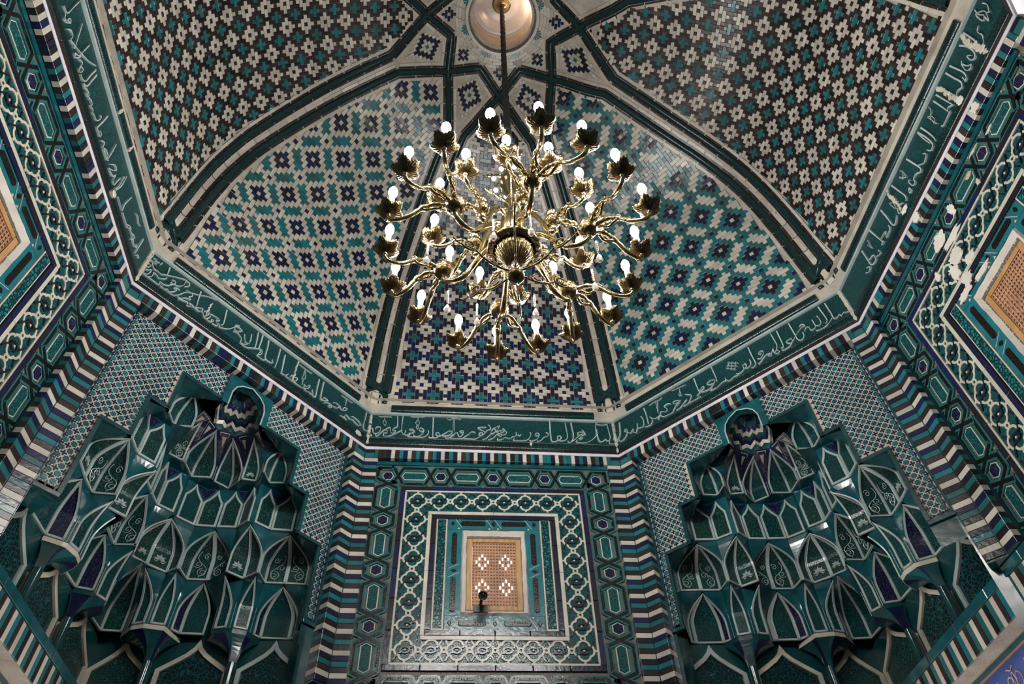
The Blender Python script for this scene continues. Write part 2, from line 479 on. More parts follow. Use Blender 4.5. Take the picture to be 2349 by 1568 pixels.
def surf_project(p):
    """radially snap a point near the dome to its surface: returns (point, normal)"""
    ang = atan2(p.y, p.x)
    # facet coordinate
    best = None
    for k in range(8):
        a0 = atan2(OCT[k].y, OCT[k].x); a1 = atan2(OCT[(k + 1) % 8].y, OCT[(k + 1) % 8].x)
        d = (a1 - a0) % (2 * pi); q = (ang - a0) % (2 * pi)
        if q <= d:
            A, B = OCT[k], OCT[(k + 1) % 8]; D = Vector((cos(ang), sin(ang)))
            den = (B - A).x * D.y - (B - A).y * D.x
            x = -(A.x * D.y - A.y * D.x) / den
            return k + min(.9999, max(0, x)), k
    return 0, 0
def frame_along(path):
    out = []
    for i, p in enumerate(path):
        a, k = surf_project(p)
        r0 = hypot(p.x, p.y); lo, hi = .1, 1.0
        for _ in range(18):
            m_ = (lo + hi) / 2; q = dome(a, m_); 
            if hypot(q.x, q.y) < r0: lo = m_
            else: hi = m_
        rho = (lo + hi) / 2
        q = dome(a, rho)
        if rho > .93:
            q = Vector((p.x, p.y, p.z))
        n = dnormal(a, min(.985, rho))
        out.append((q, n))
    return out
def sweep(b, fr, prof, M, closed=False):
    """prof: list of (lateral, height); fr: list of (point, normal)"""
    N = len(fr); m_ = len(prof); vs = []; fs = []
    for i in range(N):
        p, n = fr[i]; t = fr[min(i + 1, N - 1)][0] - fr[max(i - 1, 0)][0]; t.normalize()
        x = t.cross(n).normalized()
        for (a, h) in prof: vs.append(p + x * a + n * h)
    for i in range(N - 1):
        for j in range(m_ - 1): fs.append([i * m_ + j, i * m_ + j + 1, (i + 1) * m_ + j + 1, (i + 1) * m_ + j])
    b.add(vs, fs, M)
HALF = [(.0125 * cos(pi - pi * i / 8), .0125 * sin(pi * i / 8) + .001) for i in range(9)]
def tile_strip(parent, fr, a0, a1, h, mats, step, objs=True, name='border_tile', join=None):
    """small tiles along a path: each its own part"""
    acc = 0; i0 = 0; b2 = join
    for i in range(1, len(fr)):
        acc += (fr[i][0] - fr[i - 1][0]).length
        if acc >= step or i == len(fr) - 1:
            seg = fr[i0:i + 1]
            if len(seg) >= 2:
                # shrink ends a little for the joint
                def lerp(A, B, t): return (A[0].lerp(B[0], t), A[1].lerp(B[1], t))
                seg = [lerp(seg[0], seg[1], .06)] + seg[1:-1] + [lerp(seg[-1], seg[-2], .06)]
                b = MB() if objs else b2
                sweep(b, seg, [(a0, 0), (a0, h), (a1, h), (a1, 0)], pick(mats))
                if objs: b.build(name, parent)
            i0 = i; acc = 0
n_vis = {1, 2, 3, 4, 5, 0}
RLAB = ['green glazed rib strap rising from the right rear corner', 'green glazed rib strap from right cornice corner over the right facet', 'green glazed rib strap crossing under the lamp cord to the right',
        'green glazed rib strap from left corner along the left front facet', 'green glazed rib strap from left cornice corner to the rear', 'green glazed rib strap on the rear left of the dome', 'green glazed rib strap at the rear of the dome', 'green glazed rib strap on the rear right of the dome']
for v in range(8):
    path = rib_strap(v); fr = frame_along(path)
    # refine
    b = MB(); sweep(b, fr, HALF, NET2)
    o = b.build('trim_%d' % (v + 1), smooth=True); tag(o, RLAB[v], kind='structure')
    vis = v in (0, 1, 2, 3, 4, 5)
    jn = MB()
    tile_strip(o, fr, .0140, .0205, .004, BLACK, .05, vis, 'black_border_tile', jn)
    tile_strip(o, fr, -.0205, -.0140, .004, BLACK, .05, vis, 'black_border_tile', jn)
    tile_strip(o, fr, .0212, .032, .0022, CREAM, .055, False, 'cream_border_tile', jn)
    tile_strip(o, fr, -.032, -.0212, .0022, CREAM, .055, False, 'cream_border_tile', jn)
    jn.build('border_tiles', o, kind='stuff')

# knots where each pair of ribs springs from the cornice
def knot(v):
    A = OCT[v]; rd = Vector((-A.x, -A.y, 0)).normalized()
    lat = Vector((-rd.y, rd.x, 0))
    T_ = PROF_R if v < 2 else PROF_L
    def rz(z):
        for (r0, z0), (r1, z1) in zip(T_, T_[1:]):
            if z <= z1: return r0 + (r1 - r0) * (z - z0) / (z1 - z0)
    def P(u, w, d): return Vector((A.x, A.y, 0)) * rz(w) + lat * u + Vector((0, 0, w)) + rd * d
    b = MB()
    K = .268
    for sg in (-1, 1):
        pts = [(sg * .036, .20), (sg * .036, .235), (sg * .018, .256), (0, K), (-sg * .018, K + .012), (-sg * .033, K + .028), (-sg * .033, K + .05)]
        pts = smooth_pts(pts, 3)
        tube(b, [P(u, w, .006) for u, w in pts], .0125, NET2, 8)
    o = b.build('trim_%d' % (v + 9), smooth=True)
    tag(o, ['knotted green rib foot at the right cornice corner', 'knotted green rib foot right of the front facet', 'knotted green rib foot left of the front facet', 'knotted green rib foot at the left cornice corner'][v], kind='structure')
    b = MB()
    for u0, u1, w0, w1, M in ((-.012, .012, .196, .243, CREAM[0]), (-.020, -.013, .196, .238, BLACK[0]), (.013, .020, .196, .238, BLACK[0]), (-.009, .009, .275, .31, CREAM[2])):
        bb = MB(); plate(bb, rect(u0, u1, w0, w1), P, M, 0, .006); bb.build('infill_tile', o)
for v in range(4): knot(v)

# ---------------------------------------------------------------- star around the oculus
star_root = empty('trim_20', (0, 0, 1.25)); tag(star_root, 'star-shaped cream brick field with navy lozenges round the oculus', kind='structure')
def polar(a, r, d=0.0):
    rr = r
    p = dome(a, rr); return p + dnormal(a, max(.11, rr)) * d
def star_P(a0):
    """local frame at facet coordinate a0: u lateral, w radial (units)"""
    def P(u, w, d):
        rho = w; n = dome(a0, rho); e = (dome(a0 + .05, rho) - n).normalized()
        q = n + e * u; nn = dnormal(a0, rho)
        return q + nn * d
    return P
stuff = MB()
for k in range(8):
    # lozenge of navy bricks at each node azimuth
    P = star_P(k + .5); c = .187; u = .0105
    for (i, j) in [(x, y) for x in range(-2, 3) for y in range(-2, 3) if 0 < abs(x) + abs(y) <= 2]: pass
    for (i0, i1, j0, j1) in ((-1, 1, 1, 1), (-1, 1, -1, -1), (-2, -1, 0, 0), (1, 2, 0, 0), (0, 0, 2, 2), (0, 0, -2, -2)):
        b = MB(); poly = rect((i0 - .46) * u, (i1 + .46) * u, c + (j0 - .46) * u * .93, c + (j1 + .46) * u * .93)
        plate(b, poly, P, pick(NAVY), 0, .003, .0006); b.build('navy_tile', star_root)
    # turquoise fan at each inner-elbow azimuth
    P = star_P(k)
    for q in range(-3, 4):
        an = q * .38; r0, r1 = .012, .030 - .004 * abs(q) * .5
        def F(r, off): return (sin(an + off) * r, .122 + cos(an + off) * r)
        b = MB(); plate(b, [F(r0, -.14), F(r1, -.13), F(r1, .13), F(r0, .14)], P, pick(TURQ), 0, .0028, .0005); b.build('turquoise_tile', star_root)
# cream filler courses of the star: concentric bricks, trimmed to the strap line
def star_lim(a):
    x = (a % 1.0); x = min(x, 1 - x) * 2   # 0 at vertices (inner elbow), 1 at nodes
    return RHO_I + (RHO_N - RHO_I) * x - .028
r = .122
while r < .25:
    n = int(2 * pi * r / .034) ; n = max(16, n)
    for i in range(n):
        a0, a1 = 8 * i / n, 8 * (i + .96) / n; am = (a0 + a1) / 2
        if star_lim(am) < r + .010: continue
        poly = [(a0, r), (a1, r), (a1, r + .0105), (a0, r + .0105)]
        plate(stuff, poly, lambda a, rr, d: polar(a, rr, d), pick(CREAM), 0, .0012, .0004)
    r += .0112
# kites between the straps
for v in range(8):
    P = star_P(v); c = .280; u = .0112
    for i in range(-4, 5):
        for j in range(-6, 8):
            d_ = abs(i) + abs(j) * .8
            w = c + j * u * .95; lim = (.062 * (1 - (w - .275) / .085) if w > .275 else .062 * (w - .212) / .063)
            if abs(i) * u + u * .3 > lim or w < .21: continue
            key = abs(i) + abs(j)
            M = TURQ if key == 0 else (NAVY if key in (3, 4) else CREAM)
            if key > 4: M = CREAM
            b = MB(); plate(b, rect((i - .46) * u, (i + .46) * u, w - .46 * u * .95, w + .46 * u * .95), P, pick(M), 0, .0024, .0005)
            if v in (0, 1, 2, 3) : b.build('kite_tile', star_root)
            else: stuff.v, stuff.f, stuff.m, stuff.mats = stuff.v, stuff.f, stuff.m, stuff.mats
stuff.build('cream_tiles', star_root, kind='stuff')
# oculus: dark rim, plaster drum, marble disc, brass rose
oc = MB()
RO = .128; zO = 1.262
lathe(oc, (0, 0, 0), [(RO, zO), (RO - .004, zO + .01), (RO - .008, zO + .17)], PLASTER_WARM, 48)
o = oc.build('ceiling_drum', smooth=True); tag(o, 'round plaster drum of the oculus, warm lit, above the lamp cord', kind='structure')
b = MB(); lathe(b, (0, 0, 0), [(RO + .012, zO - .004), (RO + .011, zO - .009), (RO + .001, zO - .007), (RO - .001, zO)], CREAM[0], 48); b.build('cream_rim', o)
b = MB()
for i in range(30):
    a0, a1 = 2 * pi * i / 30, 2 * pi * (i + .94) / 30
    vs = [(r_ * cos(a), r_ * sin(a), z_) for a in (a0, a1) for r_, z_ in ((RO + .001, zO - .006), (RO - .006, zO - .006), (RO - .006, zO + .004), (RO + .001, zO + .004))]
    bb = MB(); bb.add(vs, [[0, 1, 5, 4], [1, 2, 6, 5], [2, 3, 7, 6], [3, 0, 4, 7], [3, 2, 1, 0], [4, 5, 6, 7]], BLACK[i % 3]); bb.build('rim_tile', o)
b = MB(); lathe(b, (0, 0, 0), [(RO - .008, 1.42), (.095, 1.415), (.092, 1.425), (.080, 1.43), (.076, 1.438), (.06, 1.442), (.0, 1.445)], MARBLE, 48)
b.build('marble_disc', o, smooth=True)

# ---------------------------------------------------------------- cornice: mitred mouldings on the eight sides
SIDE_LAB = {0: 'right front', 1: 'front', 2: 'left front', 3: 'left', 4: 'rear left', 5: 'rear', 6: 'rear right', 7: 'right'}
def side_P(k, off=0.0):
    """plane of octagon side k: u from its left end seen from inside, w = height, d = depth into the room"""
    R_, L_ = OCT[k], OCT[(k + 1) % 8]
    r = (R_ - L_); w_ = r.length; r = r / w_
    n = Vector((-r.y, r.x)); n = n if n.dot(-(L_ + R_) / 2) > 0 else -n
    def P(u, w, d):
        q = L_ + r * u + n * (d + off); return Vector((q.x, q.y, w))
    return P, w_
def moulding(k, prof, M, name, parent=None, **kw):
    """profile (depth, z) extruded along side k with mitred ends"""
    P, w_ = side_P(k); L_, R_ = OCT[(k + 1) % 8], OCT[k]
    vs = []
    for (d, z) in prof:
        for c in (L_, R_):
            f = 1 - d / 1.0; vs.append(Vector((c.x * f, c.y * f, z)))
    fs = [[2 * i, 2 * i + 1, 2 * i + 3, 2 * i + 2] for i in range(len(prof) - 1)]
    return one(name, vs, fs, M, parent, **kw)
def half(d0, z0, z1, bulge, n=7):
    return [(d0 + bulge * sin(pi * i / n), z0 + (z1 - z0) * (1 - cos(pi * i / n)) / 2) for i in range(n + 1)]
CORN = {}
for k in range(8):
    o = moulding(k, [(-.004, .002), (-.004, .15), (-.004, .21), (.02, .21)], MORTAR, 'trim_%d' % (30 + k))
    tag(o, 'turquoise inscription cornice of the %s side with raised white lettering' % SIDE_LAB[k], kind='structure'); CORN[k] = o
    moulding(k, half(.000, .0115, .042, .0045), NET, 'lower_roll', o, smooth=True)
    moulding(k, [(-.001, .046), (-.001, .148)], GREEN2, 'inscription_ground', o)
    moulding(k, [(-.001, .147), (.006, .148), (.006, .156), (-.001, .157)], WHITE, 'white_fillet', o)
    P, w_ = side_P(k)
    s0, s1 = (.066, w_ - .066)
    b = MB(); fr = [(P(s0 + (s1 - s0) * i / 24, .176, .002), (P(0, 0, 1) - P(0, 0, 0) + Vector((0, 0, -.0))).normalized()) for i in range(25)]
    sweep(b, fr, [(.0175 * cos(pi - pi * i / 8), .010 * sin(pi * i / 8)) for i in range(9)], NET)
    b.build('upper_roll', o, smooth=True)
    # black tiles under the lower roll
    n = 9 if k in (0, 1, 2, 3, 7) else 3
    for i in range(n):
        b = MB(); plate(b, rect(w_ * i / n + .0008, w_ * (i + 1) / n - .0008, .001, .0118), P, pick(BLACK), -.003, .004, .001); b.build('black_tile', o)
    moulding(k, [(-.004, -.010), (.001, -.010), (.001, .002), (-.004, .002)], FILLET, 'lime_fillet', o)
    # cream course on top
    b = MB(); i = s0
    while i < s1 - .01:
        plate(b, rect(i, min(s1, i + .04), .194, .2045), lambda u, w, d: P(u, w, d - .004), pick(CREAM), 0, .005, .0008); i += .041
    b.build('cream_course', o, kind='stuff')

# ---------------------------------------------------------------- striped frames: top band, soffit, two uprights and reveals per side
SEQ = [BLACK, TURQ, NAVY, CREAM]
DEP = {0: .035, 2: .035, 1: .014, 3: .016, 7: .016}
ZB = {0: -.788, 1: -.90, 2: -.788, 3: -.788, 7: -.788}
BW = .043
def shade_seq(i): 
    s = SEQ[i % 4]
    if random.random() < .06: s = random.choice(SEQ)
    return pick(s)
FR = {}
for k in (0, 1, 2, 3, 7):
    P, w_ = side_P(k); dep = DEP[k]; zb = ZB[k]
    # backing body of the frame
    b = MB()
    for (u0, u1, z0, z1) in ((-.004, w_ + .004, -.045, 0.0), (-.002, BW, zb, -.045), (w_ - BW, w_ + .002, zb, -.045)):
        v = [P(u, z, d) for d in (-.12, -.002) for u, z in ((u0, z0), (u1, z0), (u1, z1), (u0, z1))]
        b.add(v, [[4, 5, 6, 7], [0, 3, 2, 1], [0, 1, 5, 4], [3, 7, 6, 2], [0, 4, 7, 3], [1, 2, 6, 5]], TEALD)
    o = b.build('trim_%d' % (40 + k)); FR[k] = o
    tag(o, 'striped tile frame of the %s side in black, turquoise, navy and cream' % SIDE_LAB[k], kind='structure')
    n = int(round((w_ - 2 * BW) / .0136)); du = (w_ - 2 * BW) / n
    for i in range(n):
        u0, u1 = BW + i * du + .0006, BW + (i + 1) * du - .0006
        M = shade_seq(i)
        b = MB()
        plate(b, rect(u0, u1, -.0452, -.0105), P, M, -.003, .0005, .0006)
        # soffit face of the same brick
        vs = [P(u0, -.0458, 0), P(u1, -.0458, 0), P(u1, -.0458, -dep), P(u0, -.0458, -dep)]; b.add(vs, [[0, 1, 2, 3]], M)
        b.build('stripe_tile', o)
    # corner blocks
    for (a0, a1) in ((.001, .030), (w_ - .030, w_ - .001)):
        for j, (w0, w1, M) in enumerate(((-.0235, -.0115, NAVY[1]), (-.047, -.0245, TURQ[3]))):
            b = MB(); plate(b, rect(a0, a1, w0, w1), P, M, -.003, .0003, .0008); b.build('corner_tile', o)
        aa = (a1 + .001, BW - .001) if a0 < .1 else (w_ - BW + .001, a0 - .001)
        b = MB(); plate(b, rect(aa[0], aa[1], -.047, -.0115), P, TURQ[1], -.003, .0003, .0008); b.build('corner_tile', o)
    pitch = .0147; m_ = int((-.048 - zb) / pitch); SQ = [CREAM, NAVY, TURQ, BLACK]
    for side in (0, 1):
        jn = MB(); jr = MB()
        for i in range(m_):
            z1 = -.0485 - i * pitch; z0 = z1 - pitch + .0008; M = pick(SQ[(i + 1 + 3) % 4])
            u0, u1 = (.0012, BW - .0008) if side == 0 else (w_ - BW + .0008, w_ - .0012)
            b = MB(); plate(b, rect(u0, u1, z0, z1), P, M, -.003, .0005, .0006)
            b.build('stripe_tile', o)
            ur = BW if side == 0 else w_ - BW
            sg = .001 if side == 0 else -.001
            b2 = MB()
            drop = dep * .0
            b2.add([P(ur + sg, z0, 0), P(ur + sg, z1, 0), P(ur + sg, z1 - drop, -dep), P(ur + sg, z0 - drop, -dep), P(ur, z0, 0), P(ur, z1, 0)], [[0, 1, 2, 3], [0, 4, 5, 1]], M)
            b2.build('reveal_tile', o)

# ---------------------------------------------------------------- window walls (front, left, right)
def guilloche(P, o, u0, u1, z0, z1, bw):
    """two straps woven round the frame between outer rect and inner rect (band width bw)"""
    h = bw / 2 - .012; cx = [(u0 + bw / 2, z1 - bw / 2), (u1 - bw / 2, z1 - bw / 2), (u1 - bw / 2, z0 + bw / 2), (u0 + bw / 2, z0 + bw / 2)]
    sa, sb = [], []
    cells = []
    for e in range(4):
        A = Vector(cx[e]); B = Vector(cx[(e + 1) % 4]); L_ = (B - A).length; t = (B - A) / L_; n = Vector((-t.y, t.x))   # outward
        nl = 4; per = L_ / nl; sm = per * .105; cr = per * .18; lo = per - 2 * sm - 2 * cr
        side = 1
        def off(x, s): return A + t * x + n * (h * s)
        # corner cell: outer strap goes round the corner, inner strap passes the inner mitre
        pts_a = []; pts_b = []
        tp = Vector((Vector(cx[e]) - Vector(cx[e - 1])).normalized()); npv = Vector((-tp.y, tp.x))
        pts_a.append(A + n * h + npv * h); pts_b.append(A - n * h * .75 - npv * h * .75)
        cells.append(('corner', A, t, n, sm))
        x = 0; sgn = 1
        pts_a.append(off(sm * .7, 1)); pts_b.append(None)
        cur = 1
        for i in range(nl):
            xs = x + sm; xe = xs + cr
            cur = -cur
            pts_a.append(off(xs + (0 if i else -sm * .0), -cur)) ; pts_b.append(off(xs, cur))
            pts_a.append(off(xe, cur)); pts_b.append(off(xe, -cur))
            cells.append(('long', A + t * (xe + lo / 2), t, n, lo / 2))
            xs2 = xe + lo; xe2 = xs2 + cr
            pts_a.append(off(xs2, cur)); pts_b.append(off(xs2, -cur))
            cur = -cur
            if i < nl - 1:
                pts_a.append(off(xe2, cur)); pts_b.append(off(xe2, -cur))
                cells.append(('small', A + t * (xe2 + sm), t, n, sm))
            else:
                pts_a.append(off(xe2 + sm * .3, 1))
            x += per
        sa += pts_a; sb += [p for p in pts_b if p is not None]
    def clean(L):
        out = []
        for p in L:
            if not out or (p - out[-1]).length > .002: out.append(p)
        return [tuple(p) for p in out]
    sa, sb = clean(sa), clean(sb)
    # both straps as separate straight pieces, each with its black cord
    for strand, lift in ((sa, .0), (sb, .0)):
        n = len(strand)
        for i in range(n):
            p, q = strand[i], strand[(i + 1) % n]
            a_, b_ = strand[i - 1], strand[(i + 2) % n]
            diag = abs(p[0] - q[0]) > .004 and abs(p[1] - q[1]) > .004
            up = .0012 if diag and strand is sa else (.0006 if diag else 0)
            b = MB()
            ext = .0035
            L_ = hypot(q[0] - p[0], q[1] - p[1])
            if L_ < 1e-5: continue
            tx, ty = (q[0] - p[0]) / L_, (q[1] - p[1]) / L_
            P0 = (p[0] - tx * ext, p[1] - ty * ext); Q0 = (q[0] + tx * ext, q[1] + ty * ext)
            strip2(b, [P0, Q0], .0098, P, TURQ[3], 0, .003 + up)
            b.build('strap', o)
            b = MB(); strip2(b, [(p[0] - tx * .001, p[1] - ty * .001), (q[0] + tx * .001, q[1] + ty * .001)], .0043, P, BLACKC, .002, .0042 + up)
            b.build('black_cord', o)
    for kind_, c, t, n, hl in cells:
        def H(a, g):
            hh = g; A_ = a
            return [tuple(c + t * x + n * y) for x, y in ((-A_ - hh * .55, 0), (-A_, hh), (A_, hh), (A_ + hh * .55, 0), (A_, -hh), (-A_, -hh))]
        if kind_ == 'long':
            a = hl * .93; g = h - .013
            for A_, G_, M, d in ((a, g, TURQ[3], .0016), (a - .002, g - .0035, IVORY, .0026), (a - .0035, g - .0065, GREEN, .0036)):
                b = MB(); plate(b, H(A_, G_), P, M, 0, d, .0006); b.build({.0016: 'plaque_rim', .0026: 'white_edge', .0036: 'carved_plaque'}[d], o)
        else:
            a = max(.003, hl * .62); g = h - .0135
            for A_, G_, M, d in ((a, g, TURQ[3], .0016), (a - .001, g - .0025, IVORY, .0026), (a - .0022, g - .005, NAVYC, .0036)):
                b = MB(); plate(b, H(A_, G_), P, M, 0, d, .0006); b.build({.0016: 'plaque_rim', .0026: 'white_edge', .0036: 'navy_plaque'}[d], o)

def ring(P, o, u0, u1, z0, z1, w, M, d0, d1, name, seg=.09, mats=None):
    """rectangular ring of mitred tiles, w wide inward"""
    for (a, c, e, f) in ((u0, u1, z1 - w, z1), (u0, u1, z0, z0 + w)):
        n = max(1, int((c - a) / seg)); 
        for i in range(n):
            b = MB(); plate(b, rect(a + (c - a) * i / n + .0004, a + (c - a) * (i + 1) / n - .0004, e, f), P, pick(mats) if mats else M, d0, d1, .0012); b.build(name, o)
    for (a, c) in ((u0, u0 + w), (u1 - w, u1)):
        n = max(1, int((z1 - z0 - 2 * w) / seg))
        for i in range(n):
            h0 = z0 + w + (z1 - z0 - 2 * w) * i / n; h1 = z0 + w + (z1 - z0 - 2 * w) * (i + 1) / n
            b = MB(); plate(b, rect(a, c, h0 + .0004, h1 - .0004), P, pick(mats) if mats else M, d0, d1, .0012); b.build(name, o)
def quatrefoils(P, o, u0, u1, z0, z1, bw, n=8):
    """ring of n x n quatrefoil medallions linked by knots on a carved ground"""
    c0, c1, e0, e1 = u0 + bw / 2, u1 - bw / 2, z0 + bw / 2, z1 - bw / 2
    cs = []
    for i in range(n):
        for j in range(n):
            if i in (0, n - 1) or j in (0, n - 1): cs.append((c0 + (c1 - c0) * i / (n - 1), e0 + (e1 - e0) * j / (n - 1), i, j))
    px, pz = (c1 - c0) / (n - 1), (e1 - e0) / (n - 1)
    R = min(px, pz) * .40
    ln = MB()
    for cx_, cz_, i, j in cs:
        pts = []
        for q in range(40):
            a = 2 * pi * q / 40; r = R * (.80 + .22 * abs(cos(2 * a)) ** .7)
            pts.append((cx_ + r * cos(a), cz_ + r * sin(a)))
        b = MB(); strip2(b, pts, .0028, P, IVORY, 0, .0036, closed=True); b.build('quatrefoil', o)
        # navy S knot: ring with two diagonal tails
        pts = [(cx_ + R * .36 * cos(2 * pi * q / 16) * 1.25, cz_ + R * .30 * sin(2 * pi * q / 16)) for q in range(16)]
        b = MB(); strip2(b, pts, .0023, P, NAVY[3], 0, .0042, closed=True)
        for sg in (-1, 1):
            strip2(b, [(cx_ + sg * R * .30, cz_ + sg * R * .25), (cx_ + sg * R * .62, cz_ + sg * R * .28), (cx_ + sg * R * 1.12, cz_ + sg * R * 1.1)], .0022, P, NAVY[3], 0, .0040)
            strip2(b, [(cx_ - sg * R * .72, cz_ + sg * R * .30), (cx_ - sg * R * 1.15, cz_ + sg * R * 1.1)], .0022, P, NAVY[3], 0, .0030)
        b.build('navy_knot', o)
        b = MB(); plate(b, [(cx_ + .0030 * cos(pi * q / 4), cz_ + .0030 * sin(pi * q / 4)) for q in range(8)], P, IVORY, 0, .005, .0008); b.build('stud', o)
        # link rings to the neighbours
        for di, dj in ((1, 0), (0, 1)):
            ii, jj = i + di, j + dj
            if ii < n and jj < n and (ii in (0, n - 1) or jj in (0, n - 1)) and ((di and j in (0, n - 1)) or (dj and i in (0, n - 1))):
                mx, mz = cx_ + di * px / 2, cz_ + dj * pz / 2
                strip2(ln, [(mx + .0062 * cos(2 * pi * q / 12), mz + .0062 * sin(2 * pi * q / 12)) for q in range(12)], .0024, P, IVORY, 0, .0040, closed=True)
        # ties to the borders
        for di, dj in ((0, 1), (0, -1), (1, 0), (-1, 0)):
            ii, jj = i + di, j + dj
            inside = 0 <= ii < n and 0 <= jj < n and (ii in (0, n - 1) or jj in (0, n - 1))
            if not inside:
                strip2(ln, [(cx_ + di * R * .95, cz_ + dj * R * .95), (cx_ + di * bw * .5, cz_ + dj * bw * .5)], .003, P, IVORY, 0, .0034)
    ln.build('linking_knots', o, kind='stuff')
def window_wall(k, name, wname, P0, cu, lab, wlab, front=False):
    P = lambda u, w, d: P0(cu + u, w, d)
    o = MB()
    # wall slab with the window opening
    U0, U1, Z0, Z1 = -.46, .46, -.95, -.02; a, z0, z1 = .0785, -.566, -.334
    for (x0, x1, y0, y1) in ((U0, -a, Z0, Z1), (a, U1, Z0, Z1), (-a, a, z1, Z1), (-a, a, Z0, z0)):
        v = [P(u, z, d) for d in (-.042, 0) for u, z in ((x0, y0), (x1, y0), (x1, y1), (x0, y1))]
        o.add(v, [[4, 5, 6, 7], [0, 3, 2, 1], [0, 1, 5, 4], [3, 7, 6, 2], [0, 4, 7, 3], [1, 2, 6, 5]], SPECK)
    o = o.build(name); tag(o, lab, kind='structure')
    b = MB(); plate(b, rect(-.384, .384, -.0602, -.047), P, TEAL, 0, .006, .001); b.build('turquoise_strip', o)
    guilloche(P, o, -.380, .380, -.834, -.060, .088)
    ring(P, o, -.291, .291, -.738, -.146, .015, NAVY[2], 0, .0052, 'navy_border_tile', .085, [NAVY[0], NAVY[2], NAVY[3]])
    b = MB()
    for (x0, x1, y0, y1) in ((-.276, .276, -.244, -.161), (-.276, .276, -.723, -.652), (-.276, -.197, -.652, -.244), (.197, .276, -.652, -.244)):
        plate(b, rect(x0, x1, y0, y1), P, GREEN, 0, .0012, .0004)
    b.build('carved_ground', o)
    ring(P, o, -.276, .276, -.723, -.161, .0055, IVORY, 0, .0042, 'cream_border_tile', .14)
    quatrefoils(P, o, -.2705, .2705, -.7175, -.1665, .070)
    ring(P, o, -.200, .200, -.655, -.241, .011, IVORY, 0, .0050, 'cream_border_tile', .14)
    ring(P, o, -.1885, .1885, -.643, -.253, .0145, NAVY[0], 0, .0060, 'navy_border_tile', .085, [NAVY[0], NAVY[3]])
    # side strips of pierced turquoise
    for sg in (-1, 1):
        x0, x1 = sorted((sg * .172, sg * .140))
        b = MB(); plate(b, rect(x0, x1, -.628, -.264), P, IVORY, 0, .0030, .0008); b.build('cream_edge', o)
        b = MB(); plate(b, rect(x0 + .004, x1 - .004, -.622, -.269), P, PIERCED, 0, .0042, .0008); b.build('pierced_strip', o)
    b = MB(); [plate(b, rc, P, M_, 0, .0022, .0008) for rc, M_ in ((rect(-.138, .138, -.304, -.262), TURQ[0]), (rect(-.138, .138, -.628, -.584), TURQ[0]), (rect(-.138, -.093, -.584, -.304), TURQ[2]), (rect(.093, .138, -.584, -.304), TURQ[2]))]; b.build('turquoise_field', o)
    def cart(cx_, cz_, hl, horiz, g=.0078):
        pts = [(-hl - g * .6, 0), (-hl, g), (hl, g), (hl + g * .6, 0), (hl, -g), (-hl, -g)]
        if not horiz: pts = [(-y, x) for x, y in pts]
        b = MB(); plate(b, [(cx_ + x, cz_ + y) for x, y in pts], P, BLACKC, 0, .0045, .0010); b.build('black_inlay', o)
    for zz in (-.283, -.607):
        for x, hl in ((-.123, .001), (-.062, .034), (0, .0015), (.062, .034), (.123, .001)): cart(x, zz, hl, True)
    for xx in (-.117, .117):
        for z, hl in ((-.370, .050), (-.445, .001), (-.520, .050)): cart(xx, z, hl, False)
    # crossing joints of the turquoise strap between the inlays
    b = MB()
    for zz in (-.283, -.607):
        for x in (-.105, -.013, .013, .105, ):
            for s1 in (-1, 1):
                plate(b, [(x - .004, zz + s1 * .0205), (x + .004, zz + s1 * .0205), (x, zz + s1 * .0135)], P, IVORY, 0, .0036, .0004)
            strip2(b, [(x - .010, zz + .016), (x + .010, zz - .016)], .0007, P, IVORY, 0, .0030)
    for xx in (-.117, .117):
        for z in (-.431, -.459):
            strip2(b, [(xx - .016, z - .008), (xx + .016, z + .008)], .0007, P, IVORY, 0, .0030)
    b.build('cream_joints', o, kind='stuff')
    # rough plaster surround with splayed reveal
    b = MB(); N = 14; out = []; inn = []
    def rr(x0, x1, y0, y1, jit):
        pts = []
        for (p, q) in (((x0, y0), (x1, y0)), ((x1, y0), (x1, y1)), ((x1, y1), (x0, y1)), ((x0, y1), (x0, y0))):
            for i in range(N): t = i / N; pts.append((p[0] + (q[0] - p[0]) * t + random.uniform(-jit, jit), p[1] + (q[1] - p[1]) * t + random.uniform(-jit, jit)))
        return pts
    A_ = rr(-.096, .096, -.584, -.306, .0016); B_ = rr(-.091, .091, -.578, -.313, .001); C_ = rr(-.0765, .0765, -.566, -.332, .0014)
    vs = [P(*p, .0) for p in A_] + [P(*p, .0085) for p in B_] + [P(*p, -.004) for p in C_] + [P(*p, -.03) for p in C_]
    n = len(A_); fs = []
    for r_ in range(3):
        for i in range(n): j = (i + 1) % n; fs.append([r_ * n + i, r_ * n + j, (r_ + 1) * n + j, (r_ + 1) * n + i])
    b.add(vs, fs, PLASTER); b.build('plaster_surround', o)
    # ------- window: wooden frame boards and turned lattice
    w = empty(wname, P(0, -.445, 0)); tag(w, wlab, kind='structure')
    fx, fz0, fz1, t = .0785, -.566, -.334, .0150
    for nm, rc in (('frame_board', rect(-fx + t, fx - t, fz1 - .012, fz1)), ('frame_board', rect(-fx + t, fx - t, fz0, fz0 + .012)), ('frame_board', rect(-fx, -fx + t - .0006, fz0, fz1)), ('frame_board', rect(fx - t + .0006, fx, fz0, fz1))):
        b = MB(); plate(b, rc, P, WOOD, -.022, -.001, .0008); b.build(nm, w)
    ax, az0, az1 = fx - t, fz0 + .012, fz1 - .012
    nc, nr = 15, 20; pu = 2 * ax / nc; pz = (az1 - az0) / nr
    slots = set(); openh = set()
